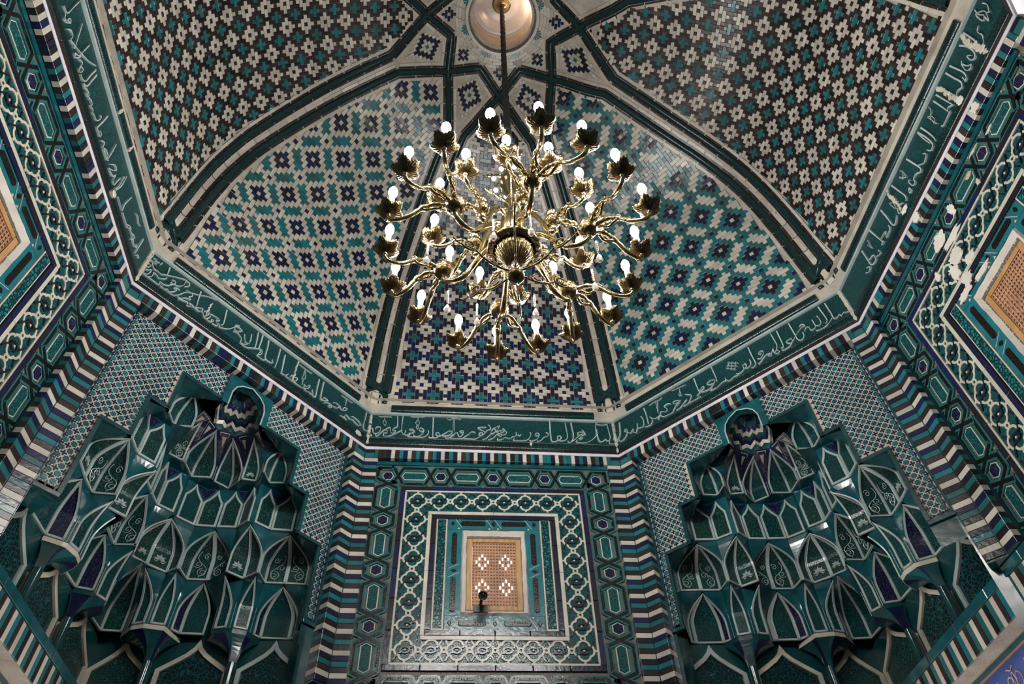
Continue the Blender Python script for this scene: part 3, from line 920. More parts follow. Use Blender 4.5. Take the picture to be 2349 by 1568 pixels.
    for gc in (3, 11):
        for gr in (3, 11):       # rows counted from the top
            for dc, rows in ((0, ((0, 1), (4, 5))), (1, ((1, 2), (3, 4))), (-1, ((1, 2), (3, 4))), (2, ((2, 3),)), (-2, ((2, 3),))):
                for r0, r1 in rows: openh.add((gc + dc, gr + r0))     # bar under row r0 is left out
    D0, D1 = -.014, -.003
    for c in range(nc + 1):
        u = -ax + c * pu; b = MB(); plate(b, rect(max(-ax, u - pu * .20), min(ax, u + pu * .20), az0, az1), P, WOODL, D0, D1, .0005); b.build('lattice_bar', w)
    for r_ in range(nr + 1):
        z = az1 - r_ * pz; c = 0
        while c < nc:
            if (c, r_ - 1) in openh: c += 1; continue
            c1 = c
            while c1 < nc and (c1, r_ - 1) not in openh: c1 += 1
            th = .22
            b = MB(); plate(b, rect(-ax + c * pu + (pu * .2 if c else 0), -ax + c1 * pu - (pu * .2 if c1 < nc else 0), max(az0, z - pz * th), min(az1, z + pz * th)), P, WOODL, D0, D1 - .001, .0005); b.build('lattice_bar', w)
            c = c1
    # closed blocks of the pattern, and half-stopped small holes
    b = MB()
    for c in range(nc):
        for r_ in range(nr):
            big = (c, r_) in openh or (c, r_ - 1) in openh
            if not big:
                u = -ax + (c + .5) * pu; z = az1 - (r_ + .5) * pz
                f = .20 if (c + 2 * r_) % 5 and 5 < r_ else .0
                if f:
                    e = .14
                    plate(b, rect(u - pu * .3, u + pu * .3, z - pz * .3, z - pz * e), P, WOODL, D0, D1 - .002, .0003)
                    plate(b, rect(u - pu * .3, u + pu * .3, z + pz * e, z + pz * .3), P, WOODL, D0, D1 - .002, .0003)
                else:
                    plate(b, rect(u - pu * .31, u + pu * .31, z - pz * .31, z + pz * .05), P, WOODL, D0, D1 - .002, .0003)
    b.build('lattice_knobs', w, kind='stuff')
    return o
Pf = lambda u, w, d: Vector((u, 1.030 - d, w))
Pl = lambda u, w, d: Vector((-1.020 + d, u, w))
Pr = lambda u, w, d: Vector((1.072 - d, -u, w))
W1 = window_wall(1, 'wall_front', 'window_1', Pf, .007, 'front wall panel of hexagon chain and quatrefoil tile borders around the glowing lattice window', 'small glowing wooden lattice window in the front wall', True)
W3 = window_wall(3, 'wall_left', 'window_2', Pl, -.030, 'left wall panel of hexagon chain and quatrefoil tile borders, lattice window at the picture edge', 'wooden lattice window in white plaster in the left wall')
W7 = window_wall(7, 'wall_right', 'window_3', Pr, -.010, 'right wall panel of hexagon chain and quatrefoil borders with patches of fallen tile', 'brown wooden lattice window in white plaster in the right wall')
# rear half of the room behind the viewer: plain plastered walls and floor keep the light in
for k, nm in ((4, 'wall_back_left'), (5, 'wall_back'), (6, 'wall_back_right')):
    P, w_ = side_P(k)
    o = one(nm, [P(-.12, -2.3, -.03), P(w_ + .12, -2.3, -.03), P(w_ + .12, .03, -.03), P(-.12, .03, -.03)], [[0, 1, 2, 3]], TEALD)
    tag(o, 'glazed tile wall behind the viewer on the %s side' % SIDE_LAB[k], kind='structure')
o = one('floor', [(-1.2, -1.1, -2.3), (1.2, -1.1, -2.3), (1.2, 1.3, -2.3), (-1.2, 1.3, -2.3)], [[0, 1, 2, 3]], mat('floor_stone', (.12, .10, .09), .8))
tag(o, 'stone floor of the chamber below the view', kind='structure')

# ---------------------------------------------------------------- star-and-cross tile fields and muqarnas squinches
HOLE = [(-.80, -.412, .109, .772), (-.412, -.280, .185, .694), (-.280, -.150, .240, .632), (-.150, -.046, .372, .492)]
def in_hole(u, z, m_):
    for z0, z1, a, b_ in HOLE:
        if z0 - m_ < z < z1 + m_ and a - m_ < u < b_ + m_: return True
    return False
def star_field(k, o, flip=False):
    P0, w_ = side_P(k, -DEP[k])
    P = (lambda u, w, d: P0(w_ - u, w, d)) if flip else P0
    sc = w_ / .8594
    p = .0208; u0, u1, z0, z1 = .052, w_ - .052, -.622, -.052
    nu = int((u1 - u0) / p); pu = (u1 - u0) / nu; nz = int((z1 - z0) / p); pz = (z1 - z0) / nz
    full = MB(); n_obj = 0; ground = MB()
    cells = []
    for j in range(nz):
        for i in range(nu):
            cu, cz = u0 + (i + .5) * pu, z0 + (j + .5) * pz
            if in_hole(cu, cz, .014): continue
            cells.append(((P(cu, cz, 0) - CAM_C).length, cu, cz))
    cells.sort()
    def star(cu, cz, R, r_):
        return [(cu + (R if q % 2 == 0 else r_) * cos(pi * q / 8), cz + (R if q % 2 == 0 else r_) * sin(pi * q / 8) * pz / pu) for q in range(16)]
    def cross(cu, cz):
        a, w2, t = pu * .39, pu * .085, pu * .30
        pts = []
        for q in range(4):
            c_, s_ = cos(q * pi / 2), sin(q * pi / 2)
            for x, y in ((w2, -w2), (t, -w2 * 1.25), (a, 0), (t, w2 * 1.25)): pts.append((cu + x * c_ - y * s_, cz + x * s_ + y * c_))
        return pts
    cr = set()
    for n, (d_, cu, cz) in enumerate(cells):
        vs = [P(cu - pu / 2, cz - pz / 2, .0004), P(cu + pu / 2, cz - pz / 2, .0004), P(cu + pu / 2, cz + pz / 2, .0004), P(cu - pu / 2, cz + pz / 2, .0004)]
        ground.add(vs, [[0, 1, 2, 3]], CREAM[3])
        b = MB() if n < 290 else full
        plate(b, star(cu, cz, pu * .40, pu * .29), P, pick([TURQ[0], TURQ[1], TEAL, TEAL]), 0, .0016, .0005)
        if n < 290: b.build('star_tile', o)
        for dx in (-.5, .5):
            for dz in (-.5, .5):
                q = (round(cu + dx * pu, 4), round(cz + dz * pz, 4)); cr.add(q)
    for (cu, cz) in cr:
        cu2 = min(max(cu, u0 + .0035), u1 - .0035)
        plate(full, cross(cu2, cz), P, NAVY[0], 0, .0017, .0003)
    full.build('cross_and_star_tiles', o, kind='stuff'); ground.build('cream_ground', o)
    # green border strips round the field and along the stepped opening
    def bar(a, b_, c_, d_, M=TEALD, h=.0065):
        b = MB(); plate(b, rect(min(a, b_), max(a, b_), min(c_, d_), max(c_, d_)), P, M, -.002, h, .001); b.build('border_strip', o)
    for q in range(6):
        za, zb_ = -.632 + (.586) * q / 6, -.632 + .586 * (q + 1) / 6 - .0008
        bar(.0435, .0515, za, zb_); bar(w_ - .0515, w_ - .0435, za, zb_)
    e = .010
    for (z0_, z1_, a, b_) in HOLE:
        z0c = max(z0_, -.632)
        bar(a - e, a, z0c, z1_ - .0006); bar(b_, b_ + e, z0c, z1_ - .0006)
    for (_, z1_, a, b_), (_, _, a2, b2) in zip(HOLE, HOLE[1:]):
        bar(a - e, a2, z1_, z1_ + e); bar(b2, b_ + e, z1_, z1_ + e)
    bar(.0435, .109, -.642, -.632); bar(.772, w_ - .0435, -.642, -.632)
    # wall body behind the tiles (with the same opening)
    b = MB()
    zs = [(-.70, -.62, .109, .772), (-.95, -.70, 0.03, .780)] + [(max(z0_, -.62), z1_, a, b_) for z0_, z1_, a, b_ in HOLE] + [(-.048, -.03, .43, .43)]
    for z0_, z1_, a, b_ in zs:
        for (x0, x1) in ((.03, a), (b_, w_ - .03)):
            if z1_ < -.61 and (x0 < .1) != flip: continue
            v = [P(x0, z0_, 0), P(x1, z0_, 0), P(x1, z1_, 0), P(x0, z1_, 0)]
            b.add(v, [[0, 1, 2, 3]], TEALD if z1_ < -.61 else MORTAR)
    b.build('tile_bed', o)

TIERS = [
 (-.62, -.485, [([(-.530, 1.092), (-.546, 1.099), (-.623, 1.094), (-.639, 1.075)], (-.581, 1.048), 'ogn'),
   ([(-.649, 1.051), (-.684, 1.037)], (-.648, .996), 'g'), ([(-.701, 1.038), (-.734, 1.045)], (-.730, .996), 'g'),
   ([(-.756, 1.08), (-.766, 1.078), (-.829, 1.073), (-.848, 1.05)], (-.793, 1.034), 'ogn'),
   ([(-.855, 1.03), (-.892, 1.021)], (-.857, .985), 'g'), ([(-.905, 1.018), (-.939, 1.028)], (-.934, .968), 'g'),
   ([(-.974, 1.066), (-1.029, 1.06), (-1.033, .99), (-.990, .955)], (-.938, .945), 'ogo'),
   ([(-.975, .916), (-.992, .886)], (-.946, .884), 'g'),
   ([(-.991, .871), (-1.032, .857), (-1.036, .781)], (-.998, .818), 'ng'),
   ([(-1.000, .755), (-.982, .735)], (-.955, .745), 'g'), ([(-.979, .706), (-.991, .672)], (-.943, .680), 'g'),
   ([(-.999, .665), (-1.035, .642), (-1.037, .563)], (-.992, .600), 'ng')]),
 (-.485, -.355, [([(-.520, 1.05), (-.578, 1.046), (-.635, 1.044), (-.643, .991)], (-.581, .990), 'vvo'),
   ([(-.644, .991), (-.688, 1.025), (-.731, .987)], (-.686, .944), 'of'),
   ([(-.735, 1.0), (-.739, 1.033), (-.787, 1.034), (-.844, 1.032), (-.852, .977)], (-.790, .976), 'ovvo'),
   ([(-.854, .977), (-.890, 1.0), (-.934, .960), (-.964, .923), (-.950, .900)], (-.897, .922), 'offo'),
   ([(-.938, .875), (-.997, .875), (-.992, .797)], (-.938, .820), 'vv'),
   ([(-.975, .780), (-.935, .757), (-.970, .716), (-.945, .690)], (-.892, .722), 'ofo'),
   ([(-.934, .669), (-.992, .664), (-.991, .602), (-.986, .547)], (-.929, .600), 'vvf')]),
 (-.355, -.215, [([(-.574, .987), (-.639, .982), (-.681, .945)], (-.620, .945), 'TT'),
   ([(-.690, .939), (-.731, .975), (-.788, .974)], (-.743, .939), 'TV'),
   ([(-.788, .974), (-.848, .969), (-.893, .927)], (-.842, .942), 'TT'),
   ([(-.893, .911), (-.933, .874), (-.935, .825)], (-.900, .868), 'TT'),
   ([(-.935, .815), (-.935, .770), (-.905, .735)], (-.900, .790), 'TT'),
   ([(-.896, .708), (-.933, .666), (-.932, .604)], (-.893, .640), 'TT')]),
 (-.215, -.120, [([(-.621, .942), (-.670, .943), (-.676, .888)], (-.640, .892), 'gg'),
   ([(-.703, .936), (-.746, .928)], (-.715, .838), 'f'), ([(-.752, .934), (-.789, .975), (-.828, .940)], (-.777, .846), 'fo'),
   ([(-.831, .925), (-.890, .922), (-.895, .856)], (-.820, .812), 'oo'), ([(-.898, .853), (-.933, .821)], (-.850, .772), 'v'),
   ([(-.842, .711), (-.894, .708), (-.895, .655)], (-.853, .665), 'gg')])]
RIM = [(-.850, .745), (-.827, .791), (-.816, .823), (-.789, .828), (-.766, .849), (-.737, .834), (-.706, .802), (-.660, .790)]
def gfun(t):
    return 0.0 if t < .42 else ((t - .42) / .58) ** 1.9
def squinch(k, mp, name, lab):
    """mp: survey plan point of the left squinch -> plan point of this one"""
    P0, w_ = side_P(k, -DEP[k]); flip = (k == 0)
    sgn = -1 if flip else 1
    def PL(u, w, d=0): return P0(w_ - u if flip else u, w, d)
    root = empty(name, (*mp((-.80, .80)), -.62)); tag(root, lab, 'muqarnas')
    ctr = Vector((*mp((-.45, .42)), 0))
    def ang(p): return atan2(p[1] - .42, p[0] + .45)
    E_R = {0: .772, 1: .772, 2: .694, 3: .632, 4: .492}; E_L = {0: .109, 1: .109, 2: .185, 3: .240, 4: .372}; STEP = {0: 9, 1: -.412, 2: -.280, 3: -.150}
    def eplan(u): 
        q = PL(u, 0); return Vector((q.x, q.y))
    def V2(p): return Vector(mp(p))
    def inward(p, q):
        """unit normal of a wall run p->q pointing into the room"""
        d = (q - p); n = Vector((-d.y, d.x)).normalized() if d.length > 1e-6 else Vector((0, -1))
        c = Vector((0, .0)) - (p + q) / 2
        return n if n.dot(c) > 0 else -n
    for ti, (z0, z1, NI) in enumerate(TIERS):
        H = z1 - z0; NT = 12
        bots = []
        if ti < 3:
            for pts, X, _ in TIERS[ti + 1][2]: bots += pts
        else: bots = RIM[1:-1]
        nich = []
        for pts, X, fl in NI:
            pl = [V2(p) for p in pts]; Xv = V2(X); XZ = z1 - .006
            def F(p, t, Xv=Xv, z0=z0, XZ=XZ): g = gfun(t); q = p.lerp(Xv, g); return Vector((q.x, q.y, z0 + (XZ - z0) * t))
            nich.append((pts, pl, X, Xv, fl, F))
            twin = fl[0] in 'T'
            for j in range(len(pl) - 1):
                a, c_ = pl[j], pl[j + 1]; f = fl[min(j, len(fl) - 1)]; wd = (c_ - a).length
                n = inward(a, c_); bw = .0052
                if wd < .006: continue
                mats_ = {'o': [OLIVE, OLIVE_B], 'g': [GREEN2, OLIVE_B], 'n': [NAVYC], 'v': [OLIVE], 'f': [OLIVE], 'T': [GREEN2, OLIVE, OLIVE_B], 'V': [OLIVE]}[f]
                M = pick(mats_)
                if f in 'TV':
                    # flat facet with its own pointed arch, navy triangle beside the apex
                    def Q(u, w, d): q = a.lerp(c_, u / wd) + n * d; return Vector((q.x, q.y, w))
                    top = z1 - .003
                    one_ = MB(); one_.add([Q(0, z0, 0), Q(wd, z0, 0), Q(wd, top, 0), Q(0, top, 0)], [[0, 1, 2, 3]], TEAL); back = one_.build('facet', root)
                    lean = .42 if j == 0 else .58
                    arch = [(bw, z0 + bw)] + [(bw + (wd * lean - bw) * (1 - (1 - s) ** 1.6) if s > 0 else bw, z0 + H * (.60 + .32 * s)) for s in (0, .33, .66, 1)]
                    arch += [(wd - bw - (wd - wd * lean - bw) * (1 - (1 - s) ** 1.6), z0 + H * (.60 + .32 * s)) for s in (.66, .33, 0)] + [(wd - bw, z0 + bw)]
                    b = MB(); plate(b, arch, Q, M, 0, .0012, .0005); pn = b.build('carved_panel', root)
                    b = MB(); strip2(b, arch, .0030, Q, WHITE, 0, .0042, closed=True); b.build('white_frame', pn)
                    uc = 0 if (j == 0) == (False) else wd
                    tri = [(uc, z0 + H * .66), (uc, z0 + H * .93), (wd * lean + (.006 if uc else -.006) , z0 + H * .95)] if uc else [(0, z0 + H * .66), (wd * lean - .006, z0 + H * .95), (0, z0 + H * .93)]
                    b = MB(); plate(b, tri, Q, NAVYC, 0, .0016, .0005); b.build('navy_triangle', root)
                    continue
                # converging facet: grid between two rising edges
                def G(u, t, d=0.0, a=a, c_=c_, n=n, F=F):
                    p = F(a, t).lerp(F(c_, t), u)
                    if d:
                        g2 = (gfun(min(1, t + .02)) - gfun(max(0, t - .02))) / .04
                        nn = Vector((n.x, n.y, 0)) + Vector((0, 0, -1)) * min(1.2, g2 * .35); p = p + nn.normalized() * d
                    return p
                vs = []; fs = []
                ts = [0] + [bw / H + (1 - bw / H) * i / NT for i in range(NT + 1)]
                b = MB(); fr = MB()
                rows = []
                for t in ts:
                    W_ = (F(a, t) - F(c_, t)).length; fu = min(.5, bw / max(W_, 1e-4)); rows.append((t, fu))
                for (t, fu), (t2, fu2) in zip(rows[1:], rows[2:]):
                    if fu >= .5 and fu2 >= .5: continue
                    o_ = len(b.v); b.add([G(fu, t), G(.5, t), G(1 - fu, t), G(1 - fu2, t2), G(.5, t2), G(fu2, t2)], [[0, 1, 4, 5], [1, 2, 3, 4]], M)
                pn = b.build('carved_panel', root)
                if pn is None: continue
                h = .0034
                for lo, hi in ((lambda fu: 0, lambda fu: fu), (lambda fu: 1 - fu, lambda fu: 1)):
                    for (t, fu), (t2, fu2) in zip(rows, rows[1:]):
                        fr.add([G(lo(fu), t, h), G(hi(fu), t, h), G(hi(fu2), t2, h), G(lo(fu2), t2, h), G(lo(fu), t), G(hi(fu), t), G(hi(fu2), t2), G(lo(fu2), t2)], [[0, 1, 2, 3], [1, 5, 6, 2], [4, 0, 3, 7]], WHITE if t < .5 or f in 'vf' else WHITE)
                t, fu = rows[1]
                fr.add([G(0, 0, h), G(1, 0, h), G(1, t, h), G(0, t, h), G(0, t, 0), G(1, t, 0), G(0, 0, -.002), G(1, 0, -.002)], [[0, 1, 2, 3], [3, 2, 5, 4], [6, 7, 1, 0]], WHITE)
                fr.build('white_frame', pn)
                if f in 'vf' and wd > .03:
                    sb = MB()
                    asp = H / wd
                    def S(x, y, d=.0016): return G(min(.93, max(.07, x)), y, d)
                    if f == 'v':
                        m2 = 1 if j % 2 else -1
                        for (cx_, cy_, r0, d0, turns) in ((.5 + .12 * m2, .20, .26, pi * .5, 1.5), (.5 - .16 * m2, .40, .20, -pi * .2, 1.3), (.5 + .15 * m2, .58, .16, pi * .9, 1.2)):
                            pp = []
                            for q in range(20):
                                s = q / 19; rr = r0 * (1 - s * .78); an = d0 + m2 * s * turns * 2 * pi
                                pp.append(S(cx_ + rr * cos(an), cy_ + rr * sin(an) / asp))
                            tube(sb, pp, [.0011] * 19 + [.0022], WHITE, 4)
                        tube(sb, [S(.5 + .30 * m2 * sin(q * .55), .08 + q * .06) for q in range(11)], .0012, WHITE, 4)
                        sb.build('vine_scroll', pn)
                    else:
                        cx_, cy_ = .5, .22
                        for q in range(9):
                            an = pi * (.0 + q / 8.0) ; l = .24 if q % 2 else .33
                            pts = [(0, 0), (l * .5, .055), (l, 0), (l * .5, -.055)]
                            vs = [S(cx_ + x * cos(an) - y * sin(an), cy_ + (x * sin(an) + y * cos(an)) / asp, .0026) for x, y in pts]
                            sb.add(vs, [[0, 1, 2, 3]], WHITE)
                        for q in (-1, 1):
                            vs = [S(cx_ + q * x, cy_ - y / asp, .0024) for x, y in ((0, .02), (.16, .10), (.30, .06), (.16, .16))]; sb.add(vs, [[0, 1, 2, 3]], WHITE)
                        sb.build('lotus_flower', pn)
        # spandrels between niches and to the edges of the opening
        def chain_pts(Xa, Xb, aa, ab):
            lo, hi = min(aa, ab), max(aa, ab); L_ = [(ang(p), V2(p)) for p in bots if lo + 1e-4 < ang(p) < hi - 1e-4]
            L_.sort(key=lambda q: q[0]); return [Xa] + [q[1] for q in L_] + [Xb]
        def spandrel(A, B, chain, star=False):
            d = [0]
            for p, q in zip(chain, chain[1:]): d.append(d[-1] + (q - p).length)
            T_ = d[-1] or 1; NV = 10; vsamp = sorted(set([i / NV for i in range(NV + 1)] + [x / T_ for x in d]))
            def along(v):
                x = v * T_
                for i in range(len(d) - 1):
                    if x <= d[i + 1] + 1e-9: return chain[i].lerp(chain[i + 1], 0 if d[i + 1] == d[i] else (x - d[i]) / (d[i + 1] - d[i]))
                return chain[-1]
            b = MB(); vs = []; R_ = 14; m_ = len(vsamp)
            for r_ in range(R_ + 1):
                t = r_ / R_; a, c_ = A(t), B(t); h = gfun(t) if t < 1 else 1
                for v in vsamp:
                    p = a.lerp(c_, v); D = along(v) - chain[0].lerp(chain[-1], v)
                    vs.append(Vector((p.x + D.x * h, p.y + D.y * h, p.z + (.006 if r_ == R_ else 0))))
            fs = [[r_ * m_ + i, r_ * m_ + i + 1, (r_ + 1) * m_ + i + 1, (r_ + 1) * m_ + i] for r_ in range(R_) for i in range(m_ - 1)]
            b.add(vs, fs, TEAL if not star else NAVY[0]); return b.build('spandrel', root, smooth=False)
        for (p1, pl1, X1, Xv1, f1, F1), (p2, pl2, X2, Xv2, f2, F2) in zip(nich, nich[1:]):
            twin1 = f1[0] in 'TV'; 
            if twin1 and (pl1[-1] - pl2[0]).length < .03:
                # flat tier: plain pier strip between facets (soffit follows)
                a, c_ = pl1[-1], pl2[0]
                one('pier', [Vector((a.x, a.y, z0)), Vector((c_.x, c_.y, z0)), Vector((c_.x, c_.y, z1)), Vector((a.x, a.y, z1))], [[0, 1, 2, 3]], TEAL, root)
                continue
            star = ti == 3 and X1 != TIERS[3][2][0][1] and X2 != TIERS[3][2][-1][1]
            spandrel(lambda t: F1(pl1[-1], t), lambda t: F2(pl2[0], t), chain_pts(Xv1, Xv2, ang(X1), ang(X2)), star)
        eR, eL = eplan(E_R[ti]), eplan(E_L[ti]); eR2, eL2 = eplan(E_R[ti + 1]), eplan(E_L[ti + 1])
        Hz = z1 - z0 - .006
        first, last = nich[0], nich[-1]
        ch = chain_pts(first[3], first[3], -10, ang(first[2]))[1:-1]
        def edge(e1, e2, t):
            z = z0 + Hz * t; e = e1 if z < STEP[ti] else e2
            if ti == 0: e = e1
            return Vector((e.x, e.y, z))
        spandrel(lambda t: edge(eR, eR2, t), lambda t: first[5](first[1][0], t), [eR2] + ch + [first[3]])
        ch = chain_pts(last[3], last[3], ang(last[2]), 10)[1:-1]
        spandrel(lambda t: last[5](last[1][-1], t), lambda t: edge(eL, eL2, t), [last[3]] + ch + [eL2])
        if ti == 2:
            # soffit over the flat-faceted tier, up to the next tier's foot
            low = [p for q in nich for p in q[1]]; up = [V2(p) for p in bots]
            N_ = 40
            def res(L_, s):
                d = [0]
                for p, q in zip(L_, L_[1:]): d.append(d[-1] + (q - p).length)
                x = s * d[-1]
                for i in range(len(d) - 1):
                    if x <= d[i + 1] + 1e-9: return L_[i].lerp(L_[i + 1], 0 if d[i + 1] == d[i] else (x - d[i]) / (d[i + 1] - d[i]))
                return L_[-1]
            vs = []
            for i in range(N_ + 1):
                a, c_ = res(low, i / N_), res(up, i / N_); vs += [Vector((a.x, a.y, z1 - .004)), Vector((c_.x, c_.y, z1 - .001))]
            one('soffit', vs, [[2 * i, 2 * i + 1, 2 * i + 3, 2 * i + 2] for i in range(N_)], TEAL, root)
        # thin white-glazed joint lines down the pier faces
        for (p1, pl1, X1, Xv1, f1, F1), (p2, pl2, X2, Xv2, f2, F2) in zip(nich, nich[1:]):
            a, c_ = F1(pl1[-1], .3), F2(pl2[0], .3)
            m0 = (F1(pl1[-1], 0) + F2(pl2[0], 0)) / 2; m1 = (F1(pl1[-1], .55) + F2(pl2[0], .55)) / 2
            if f1[0] in 'TV': continue
            b = MB(); d = (m0 - Vector((0, 0, m0.z))).normalized() * -.0010
            tube(b, [m0 + d, m1 + d], .0007, WHITE, 4); b.build('joint_line', root)
    # ribbed half dome at the head
    rim = [V2(p) for p in RIM]; rim[0] = eplan(.376); rim[-1] = eplan(.488)
    ap = V2((-.757, .745)); NS = 9
    SC2 = [TURQ[1], TEALD, CREAM[0], NAVY[0], TEALD, CREAM[1], NAVY[2], TEAL, NAVY[0]]
    flutes = []
    for a, c_ in zip(rim, rim[1:]):
        flutes.append((a, c_))
    def dm(p, t, dz=0):
        g = 1 - sqrt(max(0, 1 - t * t)); g = t ** 2.1
        q = p.lerp(ap, g); return Vector((q.x, q.y, -.118 + .070 * (1 - (1 - t) ** 1.7) + dz))
    for fi, (a, c_) in enumerate(flutes):
        mid = (a + c_) / 2; out = (mid - ap).normalized(); mid = mid + out * .014
        for s in range(NS):
            b = MB(); t0, t1 = s / NS, (s + 1) / NS
            zz = .0045
            b.add([dm(a, t0), dm(mid, t0, -zz if s else 0), dm(mid, t1, -zz * (1 - t1)), dm(a, t1)], [[0, 1, 2, 3]], SC2[s])
            b.add([dm(mid, t0, -zz if s else 0), dm(c_, t0), dm(c_, t1), dm(mid, t1, -zz * (1 - t1))], [[0, 1, 2, 3]], SC2[s]); b.build('dome_course', root)
    # star of navy frames with cream hearts under the dome
    tips = [(-.895, .775), (-.879, .840), (-.825, .907), (-.743, .907), (-.683, .861), (-.655, .835)]
    ups = [((-.846, .742), (-.832, .775)), ((-.835, .775), (-.824, .808)), ((-.814, .822), (-.784, .832)), ((-.766, .846), (-.738, .835)), ((-.722, .818), (-.700, .800)), ((-.688, .800), (-.662, .790))]
    for tp, (ua, ub) in zip(tips, ups):
        A_, B_, C_ = V2(tp), V2(ua), V2(ub)
        T3 = [Vector((A_.x, A_.y, -.150)), Vector((B_.x, B_.y, -.119)), Vector((C_.x, C_.y, -.119))]
        cen = (T3[0] + T3[1] + T3[2]) / 3; off = (Vector((0, .1, -.9)) - cen).normalized() * .004
        for sc_, M, dd in ((1.12, NAVY[0], .5), (.90, IVORY, .8), (.80, NAVY[2], 1.1), (.42, CREAM[1], 1.5)):
            q = [cen + (p - cen) * sc_ + off * dd for p in T3]
            b = MB(); b.add(q + [p - off * .8 for p in q], [[0, 1, 2], [0, 3, 4, 1], [1, 4, 5, 2], [2, 5, 3, 0]], M); b.build('star_piece', root)
    # teal head frame of the opening
    def Pf2(u, w, d): return PL(u, w, d)
    inner = [(.376, -.160), (.376, -.110), (.384, -.086), (.400, -.070), (.432, -.056), (.464, -.070), (.480, -.086), (.488, -.110), (.488, -.160)]
    outer = [(.356, -.160), (.356, -.110), (.356, -.080), (.356, -.050), (.432, -.048), (.508, -.050), (.508, -.080), (.508, -.110), (.508, -.160)]
    b = MB(); n = len(inner); vs = []
    for (iu, iz), (ou, oz) in zip(inner, outer): vs += [Pf2(iu, iz, .014), Pf2(ou, oz, .014), Pf2(iu, iz, -.012), Pf2(ou, oz, -.002)]
    fs = []
    for i in range(n - 1): a = 4 * i; c_ = a + 4; fs += [[a, a + 1, c_ + 1, c_], [a + 2, a, c_, c_ + 2], [a + 1, a + 3, c_ + 3, c_ + 1]]
    b.add(vs, fs, TEAL); b.build('head_frame', root)
    b = MB(); tube(b, [Pf2(u, w, .015) for u, w in inner], .0022, WHITE, 5); b.build('head_edge', root)
    # ---- lowest zone: blind arches with pierced fields, engaged columns with fanned capitals
    ZW0, ZW1 = -.800, -.62
    fy, lx = 1.098, -1.037
    def FW(u, w, d): q = V2((-u, fy - d)); return Vector((q.x, q.y, w))       # front wall part: u = -x
    def LW(u, w, d): q = V2((lx + d, u)); return Vector((q.x, q.y, w))       # side wall part
    A0, A1 = (PL(.03, -.640), PL(.112, -.640)); W0, W1 = LW(.395, -.672, .0), LW(.565, -.622, .0)
    b = MB(); vs = []
    for r_ in range(6):
        t = r_ / 5; g = t ** .6
        for p, q in ((A0, W0), (A0.lerp(A1, .5), W0.lerp(W1, .5)), (A1, W1)): vs.append(Vector((p.x + (q.x - p.x) * t, p.y + (q.y - p.y) * t, p.z + (q.z - p.z) * g)))
    b.add(vs, [[3 * r_ + i, 3 * r_ + i + 1, 3 * r_ + i + 4, 3 * r_ + i + 3] for r_ in range(5) for i in range(2)], TEAL); b.build('cove', root)
    b = MB(); b.add([FW(.44, ZW0 - .12, 0), FW(1.06, ZW0 - .12, 0), FW(1.06, ZW1 + .14, 0), FW(.44, ZW1 + .14, 0)], [[0, 1, 2, 3]], TEALD)
    b.add([LW(.36, ZW0, 0), LW(1.10, ZW0, 0), LW(1.10, ZW1 + .14, 0), LW(.36, ZW1 + .14, 0)], [[0, 1, 2, 3]], TEALD)
    b.build('back_wall', root)
    q = [V2(p) for p in ((-.30, 1.20), (-1.14, 1.20), (-1.14, .25))]; fr_ = [PL(.80, 0), PL(.05, 0)]
    ring_ = [Vector((fr_[0].x, fr_[0].y))] + q + [Vector((fr_[1].x, fr_[1].y))]
    b = MB(); vs = [Vector((p.x, p.y, z)) for z in (-1.0, -.02) for p in ring_]; n = len(ring_)
    b.add(vs, [[i, i + 1, n + i + 1, n + i] for i in range(n - 1)] + [[n + i for i in range(n)]], TEALD); b.build('dark_casing', root)  # added unseen casing behind the niches, blocks outside light so gaps stay dark
    for W, u0, u1, nm in ((FW, .497, .655, 0), (FW, .688, .860, 1), (FW, .892, 1.030, 2), (LW, .868, 1.070, 2), (LW, .662, .838, 1), (LW, .440, .626, 0)):
        zt = -.634; zb = -.97 if W is FW else ZW0; w2 = u1 - u0; zsp = zt - .075
        arch = [(u0, zb)] + [(u0 + w2 / 2 * (1 - (1 - s) ** 1.9) if s else u0, zsp + (zt - zsp) * s ** .85) for s in (0, .25, .5, .75, 1)] + [(u1 - w2 / 2 * (1 - (1 - s) ** 1.9), zsp + (zt - zsp) * s ** .85) for s in (.75, .5, .25, 0)] + [(u1, zb)]
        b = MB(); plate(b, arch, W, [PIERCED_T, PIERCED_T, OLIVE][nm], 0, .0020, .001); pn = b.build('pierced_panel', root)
        b = MB(); strip2(b, arch, .0058, W, IVORY if nm else WHITE, 0, .008, closed=False); b.build('arch_band', pn)
    cols = [((-.668, 1.060), [(-.623, 1.094), (-.639, 1.075), (-.649, 1.051), (-.684, 1.037), (-.701, 1.038), (-.734, 1.045), (-.756, 1.08), (-.756, 1.098)], None),
            ((-.876, 1.055), [(-.829, 1.094), (-.848, 1.05), (-.855, 1.03), (-.892, 1.021), (-.905, 1.018), (-.939, 1.028), (-.974, 1.066), (-.974, 1.098)], None),
            ((-1.010, .850), [(-1.037, .98), (-.990, .955), (-.975, .916), (-.992, .886), (-.991, .871), (-1.032, .857), (-1.037, .857)], None),
            ((-1.010, .645), [(-1.037, .781), (-1.000, .755), (-.982, .735), (-.979, .706), (-.991, .672), (-.999, .665), (-1.035, .642)], None)]
